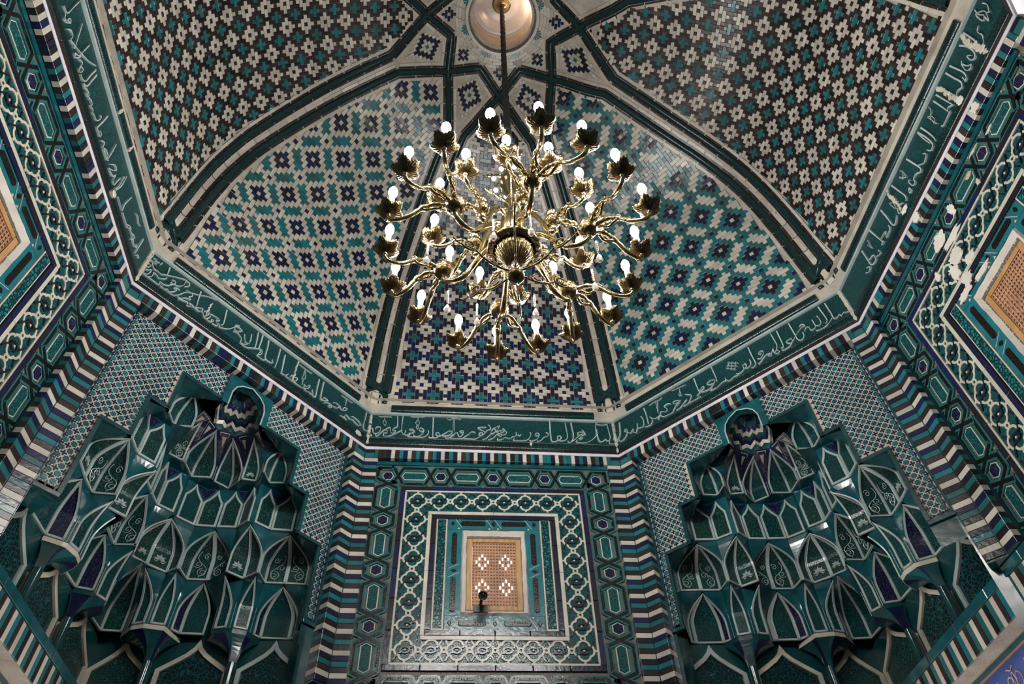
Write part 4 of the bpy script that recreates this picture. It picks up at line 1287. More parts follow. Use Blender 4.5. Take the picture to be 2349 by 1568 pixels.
    for ci, (c0, poly, _) in enumerate(cols):
        c0 = V2(c0); poly = [V2(p) for p in poly]
        fcols = [TEALD, NAVY[0], TEALD, TEAL, NAVY[0], TEALD, NAVY[0]]
        for i in range(len(poly) - 1):
            b = MB(); vs = []; R_ = 7
            for r_ in range(R_ + 1):
                t = r_ / R_; g = t ** 2.2
                for p in (poly[i], poly[i + 1]):
                    base = c0 + (p - c0).normalized() * .011; q = base.lerp(p, g); vs.append(Vector((q.x, q.y, -.705 + (.072) * t)))
            b.add(vs, [[2 * r_, 2 * r_ + 1, 2 * r_ + 3, 2 * r_ + 2] for r_ in range(R_)], fcols[i % 7]); b.build('capital_fan', root)
        b = MB(); vs = []
        for p in poly: vs += [Vector((p.x, p.y, -.6335)), Vector((p.x, p.y, -.621)), Vector((*(p.lerp(c0, .12)), -.6335))]
        b.add(vs, [[3 * i, 3 * i + 3, 3 * i + 4, 3 * i + 1] for i in range(len(poly) - 1)] + [[3 * i, 3 * i + 2, 3 * i + 5, 3 * i + 3] for i in range(len(poly) - 1)], IVORY if ci % 2 else TEALD); b.build('bracket_lip', root)
        b = MB(); zb = -.97 if ci < 2 else -.798
        lathe(b, (c0.x, c0.y, 0), [(.0, zb - .004), (.007, zb), (.0105, zb + .008), (.0105, -.705)], TEALD, 24, .10, 8); b.build('column_shaft', root, smooth=True)
    return root
mpL = lambda p: (p[0], p[1])
mpR = lambda p: (.438 + (-.41 - p[0]) * 1.030, 1.017 - (1.008 - p[1]) * .952)
for k, mpf, nm, lab, wn in ((2, mpL, 'muqarnas', 'left corner muqarnas of stacked green carved niches under a ribbed half dome', 'wall_front_left'), (0, mpR, 'muqarnas', 'right corner muqarnas of stacked green carved niches under a ribbed half dome', 'wall_front_right')):
    w = empty(wn, side_P(k)[0](.4, -.3, -.03)); tag(w, 'stepped field of turquoise stars and navy crosses round the %s muqarnas' % ('left' if k == 2 else 'right'), kind='structure')
    star_field(k, w, flip=(k == 0))
    squinch(k, mpf, nm, lab)

# ---------------------------------------------------------------- lower striped cornice and painted wall on the two sides
for sd, W in (('left', lambda u, w, d: Vector((-1.000 + d, u, w))), ('right', lambda u, w, d: Vector((1.050 - d, u, w)))):
    o = one('trim_%d' % (50 if sd == 'left' else 51), [W(-.5, -.79, -.05), W(1.15, -.79, -.05), W(1.15, -.79, .001), W(-.5, -.79, .001), W(1.15, -.88, .001), W(-.5, -.88, .001), W(1.15, -.88, -.05), W(-.5, -.88, -.05)], [[0, 1, 2, 3], [3, 2, 4, 5], [5, 4, 6, 7]], MORTAR)
    tag(o, 'lower striped tile ledge under the %s muqarnas' % sd, kind='structure')
    n = 6
    for i in range(n):
        b = MB(); plate(b, rect(.25 + i * .145, .25 + (i + 1) * .145 - .001, -.812, -.790), W, TEAL, 0, .006, .0015); b.build('turquoise_strip', o)
    p = .0155; SQ = [CREAM, TURQ, BLACK]
    for i in range(58):
        M = pick(SQ[i % 3]); u0 = .25 + i * p
        b = MB(); plate(b, rect(u0, u0 + p - .0008, -.878, -.8135), W, M, 0, .003, .0006)
        b.add([W(u0, -.8785, .003), W(u0 + p - .0008, -.8785, .003), W(u0 + p - .0008, -.8785, -.045), W(u0, -.8785, -.045)], [[0, 1, 2, 3]], M)
        b.build('stripe_tile', o)
    W2 = lambda u, w, d, W=W: W(u, w, d - .045)
    o = one('wall_%s_lower' % sd, [W2(-.6, -2.3, 0), W2(1.2, -2.3, 0), W2(1.2, -.875, 0), W2(-.6, -.875, 0)], [[0, 1, 2, 3]], BLUEP)
    tag(o, 'painted %s wall below the ledge: blue scroll border over deep red' % sd, kind='structure')
    b = MB(); plate(b, rect(-.5, 1.15, -2.2, -1.045), W2, REDP, 0, .002, .001); b.build('red_field', o)
    b = MB(); plate(b, rect(-.5, 1.15, -1.045, -1.036), W2, TURQ[1], 0, .004, .001); plate(b, rect(-.5, 1.15, -.892, -.884), W2, TURQ[1], 0, .004, .001); plate(b, rect(-.5, 1.15, -.896, -.892), W2, SALMON, 0, .002, .001); b.build('painted_line', o)
    b = MB(); g = MB()
    for i in range(14):
        cu, cz = .28 + i * .062, -.962 if True else 0
        if i % 2:
            # pale lobed medallion
            pts = [(cu + .021 * (1 + .16 * cos(8 * a)) * cos(a), cz + .045 * (1 + .10 * cos(10 * a)) * sin(a)) for a in [2 * pi * q / 40 for q in range(40)]]
            bb = MB(); plate(bb, pts, W2, GREYP, 0, .0014, .0004); bb.build('painted_medallion', o)
        else:
            for s1 in (-1, 1):
                for s2 in (-1, 1):
                    pts = []
                    for q in range(22):
                        t = q / 21; an = pi * .5 * s1 + s2 * t * 2.6 * pi; r_ = .026 * (1 - .75 * t)
                        pts.append((cu + s2 * .013 + r_ * cos(an) * .8, cz + s1 * .026 + r_ * sin(an)))
                    strip2(g, pts, .0013, W2, GREYP if s2 > 0 else SALMON, 0, .0012)
    g.build('painted_scroll', o, kind='stuff')

# ---------------------------------------------------------------- raised white lettering of the cornice (strokes in 1/10000 plan units along each side)
STROKES = [(1, '''n15,472 39,470 115,470 118,499 53,562 4,649 29,761 105,810 137,722 161,603 229,570 321,610 382,734 377,846 307,888 231,839 216,770
n239,571 260,470 295,470 348,509 417,624 502,739 583,743 623,669 580,609 514,619
n514,619 511,495 566,470 676,470 828,554 964,658 1087,745
n532,763 606,834 683,883 708,794 727,660 792,597 853,635 897,691 870,734 814,709 791,775 864,869 937,963 898,1400
n1083,1456 1081,1200 1082,925 1097,745 1133,590 1195,616 1230,707 1200,759
n1133,590 1249,551 1343,600 1372,646 1468,664 1528,743 1394,782 1344,793 1391,827 1490,809
n1404,648 1348,534 1301,510 1323,470 1422,470 1615,470 1806,476 1931,561 1991,653 1990,788
n1490,585 1545,499 1642,503 1766,598 1838,758 1782,868 1698,887 1671,795 1724,739 1821,757
T2121,1414 2128,1159 2138,840 2151,483
n2038,522 2028,470 2103,470 2199,470 2293,489 2370,604 2332,705 2267,702 2248,620 2307,556 2420,584 2547,679 2674,798 2772,802 2791,727 2713,620 2584,569 2453,563
n2552,545 2573,470 2623,470 2717,509 2811,624 2923,733 2973,722 2991,633 3026,567 3107,594 3171,708 3169,808 3102,841 3053,793 3104,741 3170,731
n2860,627 2733,509 2785,470 2949,470 3127,470 3239,577 3369,695 3434,788 3533,793 3567,750
n3175,485 3242,470 3406,470 3569,470 3700,576 3815,694 3798,774 3716,743 3699,666 3815,671 3898,810 3665,981 3815,1034 3948,1027
n3898,765 3998,906 4098,956 4066,1092 4016,1159
n3815,471 3848,470 3947,521 4063,660 4163,755 4240,804
n4012,470 4061,470 4161,531 4238,601
o254,1381 355,1358 459,1377 586,1370 702,1366
o459,1377 474,1239 437,1145 437,1053 502,965 545,1058 516,1149 474,1239
o1346,1422 1480,1406 1590,1420 1747,1419 1828,1447
o1590,1420 1596,1272 1533,1130 1614,1019 1665,1136 1596,1272
o1600,1018 1564,926 1603,837 1639,929 1600,1018
o2585,1391 2688,1335 2803,1416 2921,1408 3056,1368 3072,1415
o2809,1416 2821,827
o2860,1419 2871,807'''),
(1, '''n4091,798 4157,733 4241,805 4276,920 4193,962 4125,868
n4159,960 4261,1034 4396,1119 4343,946 4291,807
n4089,470 4189,555 4323,719 4421,633 4489,681 4440,747 4357,765 4342,832 4409,904 4510,931 4559,865 4475,816 4425,859
n4512,1023 4594,913 4642,824 4589,731 4523,728
n4337,562 4319,470 4384,470 4485,502 4586,596 4718,557 4801,584 4853,653 4902,624 4962,703 5039,729 5088,687 5130,756
n4967,862 4972,726
n4900,566 4864,470 4977,470 5177,470 5347,519 5437,658 5476,772 5447,876
n5413,522 5443,470 5544,484 5683,579 5759,740 5731,830 5647,839 5619,766 5674,714 5759,740
n5678,490 5699,470 5738,470 5812,518 5921,658 6060,732 6068,846 6003,888
T6164,1470 6163,1242 6151,964 6151,691 6172,512 6240,470 6380,522 6507,640 6482,751 6396,725 6380,611 6447,525 6581,531 6688,603 6734,740 6726,1037 6705,1386
T6913,1396 6929,1093 6944,818 6907,613 6823,470 6737,470 6733,538
n6823,470 6918,546 7030,664 7124,759 7216,831 7114,826 7106,917 7196,967 7296,949 7348,860 7265,811 7238,878
n7274,1063 7348,952 7370,838
n7117,690 7195,626 7253,697 7173,738
n7074,598 7015,506 7108,470 7311,470 7526,574 7700,763 7746,856 7762,1133 7785,1391 7891,1350 8063,1344 8190,1388
T7779,1134 7780,857 7803,632 7860,544 7985,595 8045,665 8087,599 8175,626 8224,787 8205,1108 8190,1388
n8189,604 8157,491 8216,470 8361,500 8486,663 8470,789 8367,784 8338,701 8451,661
n8422,1305 8499,1238 8419,1164 8438,1049 8510,1076'''),
(2, '''n17,829 106,805 158,927 68,951 10,947 61,1070 161,1122 266,1115 80,1124
n109,1255 205,1270 181,1177 296,1246 359,1190 368,1329
n142,1068 248,903 366,911 494,898 654,1014 818,1132 1022,1263 1170,1329
T610,1348 627,1173 643,1021
n77,679 163,713 209,797 230,695 187,554 88,505 67,605
n22,523 92,470 221,470 322,613 308,752 412,744 488,704 567,761 661,834 665,932
n26,470 95,470 290,470 487,470 594,483 566,606 671,597 817,695 918,866 1032,896 1122,993 1173,1143 1163,1290 1265,1305 1306,1191 1207,1053
n815,972 929,1003 918,866 820,852
n619,470 666,470 821,470 1028,470 1177,620 1296,868 1458,1009 1514,912 1429,793
n684,470 774,470 838,534 900,478 1002,587 1060,710 968,734 1065,807 1135,789
n1163,545 1232,526 1399,700 1516,730 1445,809
n1204,470 1370,549 1486,578 1495,470 1595,509 1540,603 1697,582 1838,545 1942,619 2005,562 2084,470 2188,534 2231,666
T1679,1306 1696,1071 1720,880 1744,691
n1627,541 1768,624 1903,731 1952,689 1878,555 1783,580
o1294,990 1419,998 1671,1140 1955,1342 2194,1433
n2006,683 2120,797 2150,646 2068,505 2179,470 2307,470 2367,590 2302,586 2300,470
n2134,691 2241,766 2453,795 2517,737 2426,677 2473,603 2511,491 2355,470
T2592,1334 2633,1002 2657,722 2596,633
n2523,652 2585,533 2743,595 2916,760 3070,999 3265,972 3122,836 3029,838 3020,1011 3134,1091
n3016,735 3136,789 3244,741 3334,675 3341,504 3488,551 3591,674 3611,842 3576,1113
n3374,923 3453,696 3554,641
n3334,527 3481,470 3677,545 3788,646'''),
(2, '''T3757,1366 3799,1053 3821,730 3770,653
T3926,1395 3947,1063 3945,811 4040,742 3990,575
n3655,549 3816,663 3979,780 4080,778 4076,620 3965,492 4059,470 4218,472 4264,573
T4166,1361 4205,1046 4215,744 4264,573 4419,556 4528,620 4473,725
T4623,1361 4638,1057 4644,752 4637,501
T4843,1270 4862,941 4892,597 4910,470 5050,489
n5143,628 5077,482 5237,470 5343,470 5466,594 5463,713 5347,647 5263,668 5218,539
n5195,470 5362,470 5611,470 5806,510 5958,662 5966,790 5878,658 5804,628 5763,686
n5766,567 5869,470 6023,503 6092,470 6149,544 6090,678
T6250,1304 6251,930 6264,515 6213,470 6132,500
T6441,1335 6440,959 6462,611 6556,564 6752,687 6604,723 6539,641
n6626,498 6769,609 6935,618 6904,503 6815,525 6990,629 7153,664 7236,818 7307,751 7473,787 7534,925 7422,900 7387,782
n6957,785 7115,847 7236,818
n7315,470 7475,487 7596,470 7495,532 7555,667 7713,604 7851,646 8098,587 8203,664 8126,759 7883,791 7774,740
n8350,1389 8343,1072 8309,741 8395,593 8592,674
o5416,1327 5583,1312 5722,1304 5938,1327
o5654,1246 5647,1052 5640,860 5720,864 5740,1005 5667,1193
o5675,827 5703,606
o7220,1333 7425,1337 7720,1347
o7435,1345 7452,1139 7457,1019'''),
(0, '''n-69,546 54,516 96,632 13,779
T279,1313 256,1059 222,791 142,651 177,487 273,470 398,538 513,702 480,867 403,796 513,702
n513,702 619,588 745,698 739,559 828,479 894,602 976,597 1095,568 1176,659 1182,894 1129,1050
n944,857 913,637
T1310,1323 1336,1035 1347,786 1339,552
n1186,509 1287,470 1421,470 1519,625 1437,823 1582,632 1742,621 1832,658 1895,759 2035,665 2129,722 2048,898 2177,931 2299,848
n1715,497 1822,616 1919,505 2102,470 2269,470 2430,639 2611,731 2420,765 2383,863 2484,867 2660,770
n2425,470 2483,470 2590,483 2731,577 2872,671
n2701,470 2768,470 2908,503 3064,731 2857,925 3030,754
n2942,480 2938,470 3117,470 3246,470 3348,485 3295,470 3230,472
T3323,1359 3330,1080 3342,826 3358,669
n3234,564 3375,658 3548,729 3532,813 3396,739 3407,635 3547,584 3697,574 3826,627 3972,812 3824,896 3694,843 3725,747 3885,705
T4004,1411 4020,1122 4031,818 4018,706
n3803,547 3728,480 3781,470 3892,470 3950,470 4099,527 4221,559 4309,543 4308,665 4350,490 4472,470 4579,515 4681,488 4828,524
o1517,1307 1645,1319 1773,1331 1931,1296 2045,1342
o1796,1340 1781,1079 1779,788
o1873,1312 1816,1054 1786,784
o2445,1387 2600,1353 2758,1340 2989,1300
o2736,1331 2717,1170 2649,1021 2728,966 2734,1158
o4541,1207 4877,952
o4495,1116 4825,842
o4450,1026 4729,768
o4621,1222 4484,950
o4713,1151 4586,850
o4820,1070 4686,750'''),
(0, '''n4691,589 4781,522 4963,580 4982,761 5075,764 5074,643 5005,597 5120,559 5243,661 5242,833
T5350,1352 5354,1070 5364,814 5374,562 5295,470 5196,470
n5473,705 5580,647 5703,748 5713,889 5614,917 5574,849 5660,782
n5446,507 5470,470 5625,564 5761,654 5914,633 5916,534 5811,591 5969,639 6036,734 6026,546 6109,470 6183,496 6134,608 6066,563 6187,763 6184,1066 6166,1387
T6369,1348 6364,1021 6365,769 6339,593 6257,609
n6258,510 6319,470 6501,470 6649,590 6663,727 6569,754 6481,701 6548,598 6649,590 6906,828 7082,933 7189,945 7125,1050 7023,1008
T6790,1384 6801,1066 6812,805 6816,578 6908,470 7022,535 7044,689 7025,730
n7105,714 7200,835 7272,800 7281,642 7392,624 7454,698 7450,1004
n7461,717 7550,642 7643,713 7640,968 7616,1040
T7788,1357 7808,1054 7827,757 7808,623 7729,590
n7402,517 7504,470 7711,470 7883,559 7963,640
T8005,1348 8010,1057 8017,820 8013,598 8113,562 8198,613 8232,534 8325,604 8404,559 8498,553'''),
(3, '''n1320,1326 1353,1009 1385,701 1303,641 1216,625
n1371,592 1445,499 1542,548 1581,681 1511,732 1496,621 1577,644
n1653,470 1731,614 1849,610 1888,470 1987,553 2082,525 1955,784 1746,1190
n1927,472 2076,613 2309,786 2521,985 2724,1251
n2238,1233 2257,954 2278,637 2179,497 2275,470 2315,695
n2335,595 2454,682 2488,571 2582,633 2604,488 2522,470 2488,571
T2799,1197 2813,866 2839,580 2745,473 2633,470
T2903,1169 2928,875 2953,587 2861,470 2962,470 2984,520 3113,561 3159,484 3060,470
n3187,508 3288,571 3377,553 3366,470 3482,524 3543,470 3616,520 3768,552 3798,766 3737,810
T3893,1138 3907,834 3906,547 3905,470 4011,470 4121,470 4117,568 4020,580'''),
(3, '''n4229,470 4343,599 4388,470 4416,470 4519,572 4648,579 4725,475 4718,681 4637,1149
n4448,470 4590,470 4721,470 4777,538
n4893,556 5021,773 5156,781 5042,552 4952,470 5069,470 5209,536 5235,673 5306,470 5403,470 5401,608 5419,860
n5488,1083 5543,665 5504,470
T5544,470 5605,783 5550,1205
n5728,470 5873,470 5982,470 6120,470 5896,470
T6136,470 6079,721 6121,1141
n6192,470 6381,470 6655,481
n6564,490 6692,625 6785,617 6679,521
n6761,577 6972,600 7002,470 7041,552 7082,698 6920,637
n7066,592 7231,535 7343,632 7273,682
T7402,1135 7413,823 7432,470
n7493,470 7572,591 7670,582
o6583,1107 6726,1184 6891,1128 7012,1163'''),
(7, '''n8427,1168 8444,975 8349,815 8291,898
n8238,1345 8193,1122 8234,913 8122,875 8169,1206 8311,952 8185,657 8221,900
n7998,934 7878,854 7873,636 7752,470 7663,505
T7708,1355 7708,1054 7694,749 7645,559
T7433,1280 7502,1005 7505,712 7434,535 7318,605 7341,812 7402,686
n7189,929 7113,818 7078,595 7168,497 7248,537 7172,649 7142,845
n6914,625 6888,487
T6951,1285 6986,963 7010,680 6965,486 6860,470
T6767,1307 6786,926 6808,599 6730,470 6634,546 6556,547 6506,470
T6412,1292 6452,921 6495,470
T6231,1284 6260,897 6296,470
T6076,1260 6095,901 6103,582
n6296,470 6173,609 6097,496 6127,470 5965,470 5764,470 5755,529
o5896,1344 5859,1177 5726,1091 5684,793 5777,969 5687,1183 5722,704
T5370,1272 5402,904 5404,563 5369,470
T5223,1309 5214,985 5234,654'''),
(7, '''T5230,1298 5279,885 5268,518 5118,470 5062,627
n4911,707 4970,582 4863,522 4755,508 4601,681
T4507,1260 4555,919 4601,541 4523,470 4413,590 4271,592 4240,470 4128,500 4109,721 4173,736
o4148,1307 4167,1124 4037,1046 4018,1179 4154,913 4199,1206
n3997,612 4017,470 3921,470 3982,596
T3677,1359 3724,989 3770,583 3692,470
o3471,1367 3391,1234 3386,965 3312,736 3278,1068 3388,915
n3589,554 3469,636 3393,470 3289,509 3365,686
T2930,1319 2937,943 2930,513 3058,470 3201,575
n2812,712 2786,580 2525,534 2620,682 2455,735 2330,720 2381,552
T2230,1416 2285,1011 2339,620 2251,587
o1980,1283 1946,1072 1945,899 1878,1180
T1595,1314 1582,942 1585,596 1799,526 1832,729 1617,802
n2066,623 2064,470 1888,558
n1377,737 1505,631 1380,564 1251,670''')]
for k, txt in STROKES:
    P, w_ = side_P(k)
    for ln in txt.split('\n'):
        kind_ = ln[0]; pts = [tuple(int(v) / 1e4 for v in q.split(',')) for q in ln[1:].split()]
        if len(pts) > 2: pts = smooth_pts(pts, 4)
        n = len(pts)
        base = {'n': .0014, 'T': .0017, 'o': .0008}[kind_]
        hws = []
        for i in range(n):
            t = i / (n - 1)
            if kind_ == 'T': hws.append(base * (1.35 - .65 * t))
            elif kind_ == 'o': hws.append(base)
            else: hws.append(base * (.62 + .55 * sin(pi * (t * 2.5 + .2)) ** 2))
        b = MB(); strip2(b, pts, hws, P, WHITE, -.001, .0042)
        b.build('letter_stroke', CORN[k])

# ---------------------------------------------------------------- chandelier
AX = Vector((-.008, 0, 0))
ch = empty('chandelier', (AX.x, 0, -.47)); tag(ch, 'many-armed brass chandelier with lit candle bulbs hanging from a black sleeved cord', 'chandelier')
def cyl(r, az, z): return Vector((AX.x + r * cos(radians(az)), AX.y + r * sin(radians(az)), z))
# cord in a gathered black sleeve
pts = []; rr = []
for i in range(90):
    t = i / 89; z = 1.425 - t * 1.19
    pts.append(Vector((AX.x * t + .0012 * sin(i * 1.7), .0012 * cos(i * 1.3), z))); rr.append(.0072 + .0018 * abs(sin(i * .9)) + .0012 * t)
b = MB(); tube(b, pts, rr, CORD, 10); b.build('sleeved_cord', ch, smooth=True)
# turned column
col = [(.0, .245), (.005, .24), (.006, .21), (.012, .20), (.014, .185), (.008, .17), (.006, .13), (.010, .11), (.018, .09), (.022, .06), (.018, .03), (.009, .01), (.008, -.02), (.016, -.03), (.024, -.045),
       (.026, -.07), (.018, -.10), (.010, -.12), (.009, -.14), (.015, -.15), (.017, -.165), (.010, -.18), (.010, -.20), (.020, -.215), (.027, -.24), (.028, -.27), (.020, -.30), (.012, -.315), (.014, -.33), (.030, -.338), (.032, -.346), (.0, -.35)]
b = MB(); lathe(b, AX, [(r, z) for r, z in col], BRASS, 28); b.build('turned_column', ch, smooth=True)
def fluted(b, c, prof, M, n, f1, a1, f2=0, a2=0, ph=0):
    vs = []; fs = []
    for (r, z, w) in prof:
        for k in range(n):
            a = 2 * pi * k / n; q = 1 + w * (a1 * cos(f1 * a + ph) + a2 * cos(f2 * a)); vs.append(Vector((c[0] + r * q * cos(a), c[1] + r * q * sin(a), c[2] + z + w * .10 * r * cos(f1 * a + ph) + w * .055 * r * cos(f2 * a))))
    for i in range(len(prof) - 1):
        for k in range(n): l = (k + 1) % n; fs.append([i * n + k, i * n + l, (i + 1) * n + l, (i + 1) * n + k])
    b.add(vs, fs, M)
# big bottom dish, gadrooned, and finial
b = MB(); lathe(b, AX, [(.030, -.338), (.050, -.342), (.0565, -.350), (.0575, -.354), (.055, -.359), (.050, -.361)], BRASS, 48); dish = b.build('dish', ch, smooth=True)
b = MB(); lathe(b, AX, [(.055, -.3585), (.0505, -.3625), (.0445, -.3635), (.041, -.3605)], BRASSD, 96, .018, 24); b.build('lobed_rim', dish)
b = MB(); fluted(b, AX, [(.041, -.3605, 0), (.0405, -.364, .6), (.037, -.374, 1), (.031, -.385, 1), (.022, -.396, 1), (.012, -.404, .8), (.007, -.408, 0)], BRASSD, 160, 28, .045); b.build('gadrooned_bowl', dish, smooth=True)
b = MB()
for i in range(28):
    a = 2 * pi * i / 28
    tube(b, [AX + Vector((r * cos(a), r * sin(a), z)) for r, z in ((.0405, -.3655), (.037, -.3755), (.030, -.387), (.020, -.399))], .0009, BRASS, 4)
b.build('bowl_ribs', dish)
b = MB(); lathe(b, AX, [(.006, -.402), (.0085, -.408), (.0085, -.418), (.0055, -.422), (.0055, -.430), (.010, -.434), (.012, -.438), (.012, -.446)], BRASS, 24)
b.build('finial_stem', ch, smooth=True)
b = MB(); fluted(b, AX, [(.012, -.446, 0), (.0175, -.449, .3), (.0180, -.454, 1), (.0145, -.461, 1), (.008, -.466, .6), (.003, -.468, 0), (.0028, -.473, 0), (.0, -.476, 0)], BRASSD, 64, 16, .05); b.build('finial', ch, smooth=True)

def scroll(b, org, az, z, L, M, r=.0028, flip=1):
    """openwork S scroll leaving the finial"""
    e = Vector((cos(radians(az)), sin(radians(az)), 0)); o_ = Vector((AX.x, AX.y, z)) + e * org
    def Q(x, y): return o_ + e * (x * L) + Vector((0, 0, y * L))
    for cx_, cy_, r0, a0, s in ((.28, .10, .16, -pi, 1), (.70, .22, .15, 0, -1)):
        pp = []
        for q in range(22):
            t = q / 21; rr_ = r0 * (1 - .72 * t); an = a0 + s * t * 3.3 * pi; pp.append(Q(cx_ + rr_ * cos(an), cy_ + rr_ * sin(an)))
        tube(b, pp, [r * (1 - .4 * q / 21) for q in range(22)], M, 6)
    pp = smooth_pts([Q(0, 0), Q(.16, -.04), (Q(.42, .02)), Q(.60, .16), Q(.85, .14), Q(1.0, .26)], 5)
    tube(b, pp, [r * 1.15 * (1 - .5 * i / len(pp)) for i in range(len(pp))], M, 6)
for az in (20, 80, 140, 205, 265, 325):
    b = MB(); scroll(b, .016, az, -.440, .125, BRASSD, .0024); b.build('scroll_bracket', ch, smooth=True)
    b = MB(); scroll(b, .010, az + 30, -.02, .055, BRASS, .0022); b.build('crown_scroll', ch, smooth=True)
    b = MB(); scroll(b, .012, az, -.16, .06, BRASS, .0022); b.build('crown_scroll', ch, smooth=True)

def cup(c):
    """shell-shaped drip pan"""
    b = MB(); ph = random.uniform(0, 6)
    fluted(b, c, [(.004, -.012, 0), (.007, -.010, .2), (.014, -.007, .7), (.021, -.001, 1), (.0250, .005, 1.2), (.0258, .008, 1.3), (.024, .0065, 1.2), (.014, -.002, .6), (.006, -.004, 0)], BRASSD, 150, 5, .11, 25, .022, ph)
    o = b.build('drip_pan', ch, smooth=True)
    b = MB(); lathe(b, c, [(.0, -.020), (.003, -.018), (.0055, -.014), (.004, -.010)], BRASS, 12); b.build('cup_knop', o, smooth=True)
    b = MB(); lathe(b, c, [(.0085, -.001), (.0088, .004), (.0062, .006), (.0066, .020), (.0060, .045), (.0062, .064), (.0, .065)], CANDLE, 14)
    cn = b.build('candle', ch, smooth=True)
    b = MB(); lathe(b, (c[0], c[1], c[2] + .063), [(.0052, 0), (.0082, .007), (.0098, .015), (.0088, .024), (.0054, .033), (.0, .038)], BULB, 14)
    b.build('bulb', cn, smooth=True, label='glowing white candle bulb')
def arm(p0, p1, droop, rise, name='branch', r=.0048, leafy=True):
    """S-shaped branch with leafy knot from a hub to under a drip pan"""
    d = p1 - p0; d2 = Vector((d.x, d.y, 0))
    def Q(t, h, s=0): q = p0 + d2 * t; return Vector((q.x, q.y, p0.z + (p1.z - p0.z) * t + h)) + side * s
    side = Vector((-d2.y, d2.x, 0)).normalized()
    path = smooth_pts([Q(0, 0), Q(.14, rise * .8), Q(.30, rise), Q(.46, rise * .35), Q(.62, -droop * .65), Q(.80, -droop), Q(.94, -droop * .75), Q(1.0, -droop * .1)], 5)
    n = len(path); rad = [r * (1.25 - .35 * i / n) * (1 + .28 * (.5 + .5 * sin(i * 1.1)) * (1 if .12 < i / n < .5 and leafy else 0)) for i in range(n)]
    b = MB(); tube(b, path, rad, BRASS, 8); o = b.build(name, ch, smooth=True)
    if leafy:
        b = MB()
        pp = smooth_pts([Q(.08, -rise * .4), Q(.20, -rise * .9, .004), Q(.34, -rise * .2), Q(.42, rise * .5)], 5); tube(b, pp, [r * .75] * len(pp), BRASS, 6)
        for cx_, cy_, r0, a0, s in ((.40, rise * 1.15, .008, -pi * .4, 1), (.22, rise * 1.3, .0065, pi * 1.2, -1)):
            pp = []
            e = d2.normalized()
            for q in range(14):
                t = q / 13; rr_ = r0 * (1 - .7 * t); an = a0 + s * t * 2.2 * pi; pp.append(Q(cx_, cy_) + e * rr_ * cos(an) + Vector((0, 0, rr_ * sin(an))))
            tube(b, pp, [r * .5 * (1 - .4 * q / 13) for q in range(14)], BRASS, 5)
        for t in (.56, .74, .88):
            q = Q(t, -droop * (.35 if t < .6 else .95)); k_ = Vector((0, 0, -1)) * r * 1.1
            lathe(b, q + side * r * .6, [(.0, -.003), (.0022, -.001), (.0022, .001), (0, .003)], BRASS, 6)
        b.build('leaf_knot', o, smooth=True, kind='stuff')
def hub(c, s=1.0, urn=True):
    b = MB(); lathe(b, c, [(.004 * s, .020 * s), (.008 * s, .016 * s), (.010 * s, .010 * s), (.020 * s, .008 * s), (.0212 * s, .006 * s), (.0212 * s, -.006 * s), (.020 * s, -.008 * s)], BRASS, 28)
    o = b.build('hub', ch, smooth=True)
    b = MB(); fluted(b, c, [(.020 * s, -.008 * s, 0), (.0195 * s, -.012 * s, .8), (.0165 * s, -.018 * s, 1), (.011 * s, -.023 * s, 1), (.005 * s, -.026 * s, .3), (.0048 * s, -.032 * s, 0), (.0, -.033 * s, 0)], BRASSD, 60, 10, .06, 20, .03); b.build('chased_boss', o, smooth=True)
HUB_AZ = [98, 38, -22, -82, -142, 158]
OUT = [(-0.028, 0.277), (-0.119, 0.249), (0.064, 0.254), (0.139, 0.215), (0.222, 0.163), (0.25, 0.075), (0.255, -0.013), (0.252, -0.115), (0.184, -0.189), (0.109, -0.244), (0.021, -0.276), (-0.071, -0.258), (-0.155, -0.225), (-0.228, -0.17), (-0.262, -0.079), (-0.272, 0.011), (-0.262, 0.105), (-0.206, 0.182)]
INN = [(0.1533, 0.0652), (0.0991, 0.1371), (0.0162, 0.1723), (-0.0732, 0.1613), (-0.1451, 0.1071), (-0.1803, 0.0242), (-0.1693, -0.0652), (-0.1151, -0.1371), (-0.0322, -0.1723), (0.0572, -0.1613), (0.1291, -0.1071), (0.1643, -0.0242)]
for az in HUB_AZ:
    c = cyl(.157, az, -.352); hub(c)
    # main arm: leaves the dish, dips below and rises into the boss
    pp = smooth_pts([cyl(.030, az, -.330), cyl(.055, az, -.322), cyl(.080, az, -.350), cyl(.105, az, -.392), cyl(.128, az, -.405), cyl(.150, az, -.396), cyl(.157, az, -.384)], 5)
    b = MB(); n = len(pp); tube(b, pp, [.0075 - .002 * i / n for i in range(n)], BRASS, 9); b.build('main_arm', ch, smooth=True)
for i, (x, y) in enumerate(OUT):
    az = math.degrees(atan2(y, x - AX.x)); h = min(HUB_AZ, key=lambda a: abs((az - a + 180) % 360 - 180))
    c = Vector((x, y, -.360)); hc = cyl(.157, h, -.352)
    d = (c - hc); d.z = 0; st = hc + d.normalized() * .019
    arm(st, c + Vector((0, 0, -.018)), .020, .012); cup(c)
IH_AZ = [98, 38, -22, -82, -142, 158]
for az in IH_AZ:
    c = cyl(.088, az, -.285); hub(c, .80)
    b = MB(); lathe(b, c, [(.004, .016), (.011, .022), (.013, .030), (.008, .040), (.004, .046)], BRASS, 18); b.build('urn', ch, smooth=True)
    b = MB(); lathe(b, c, [(.004, -.026), (.010, -.032), (.011, -.037), (.004, -.044), (.0, -.046)], BRASS, 18); b.build('lower_knop', ch, smooth=True)
    pp = smooth_pts([cyl(.020, az, -.235), cyl(.040, az, -.225), cyl(.060, az, -.262), cyl(.078, az, -.325), cyl(.088, az, -.325)], 5)
    b = MB(); tube(b, pp, .0058, BRASS, 8); b.build('main_arm', ch, smooth=True)
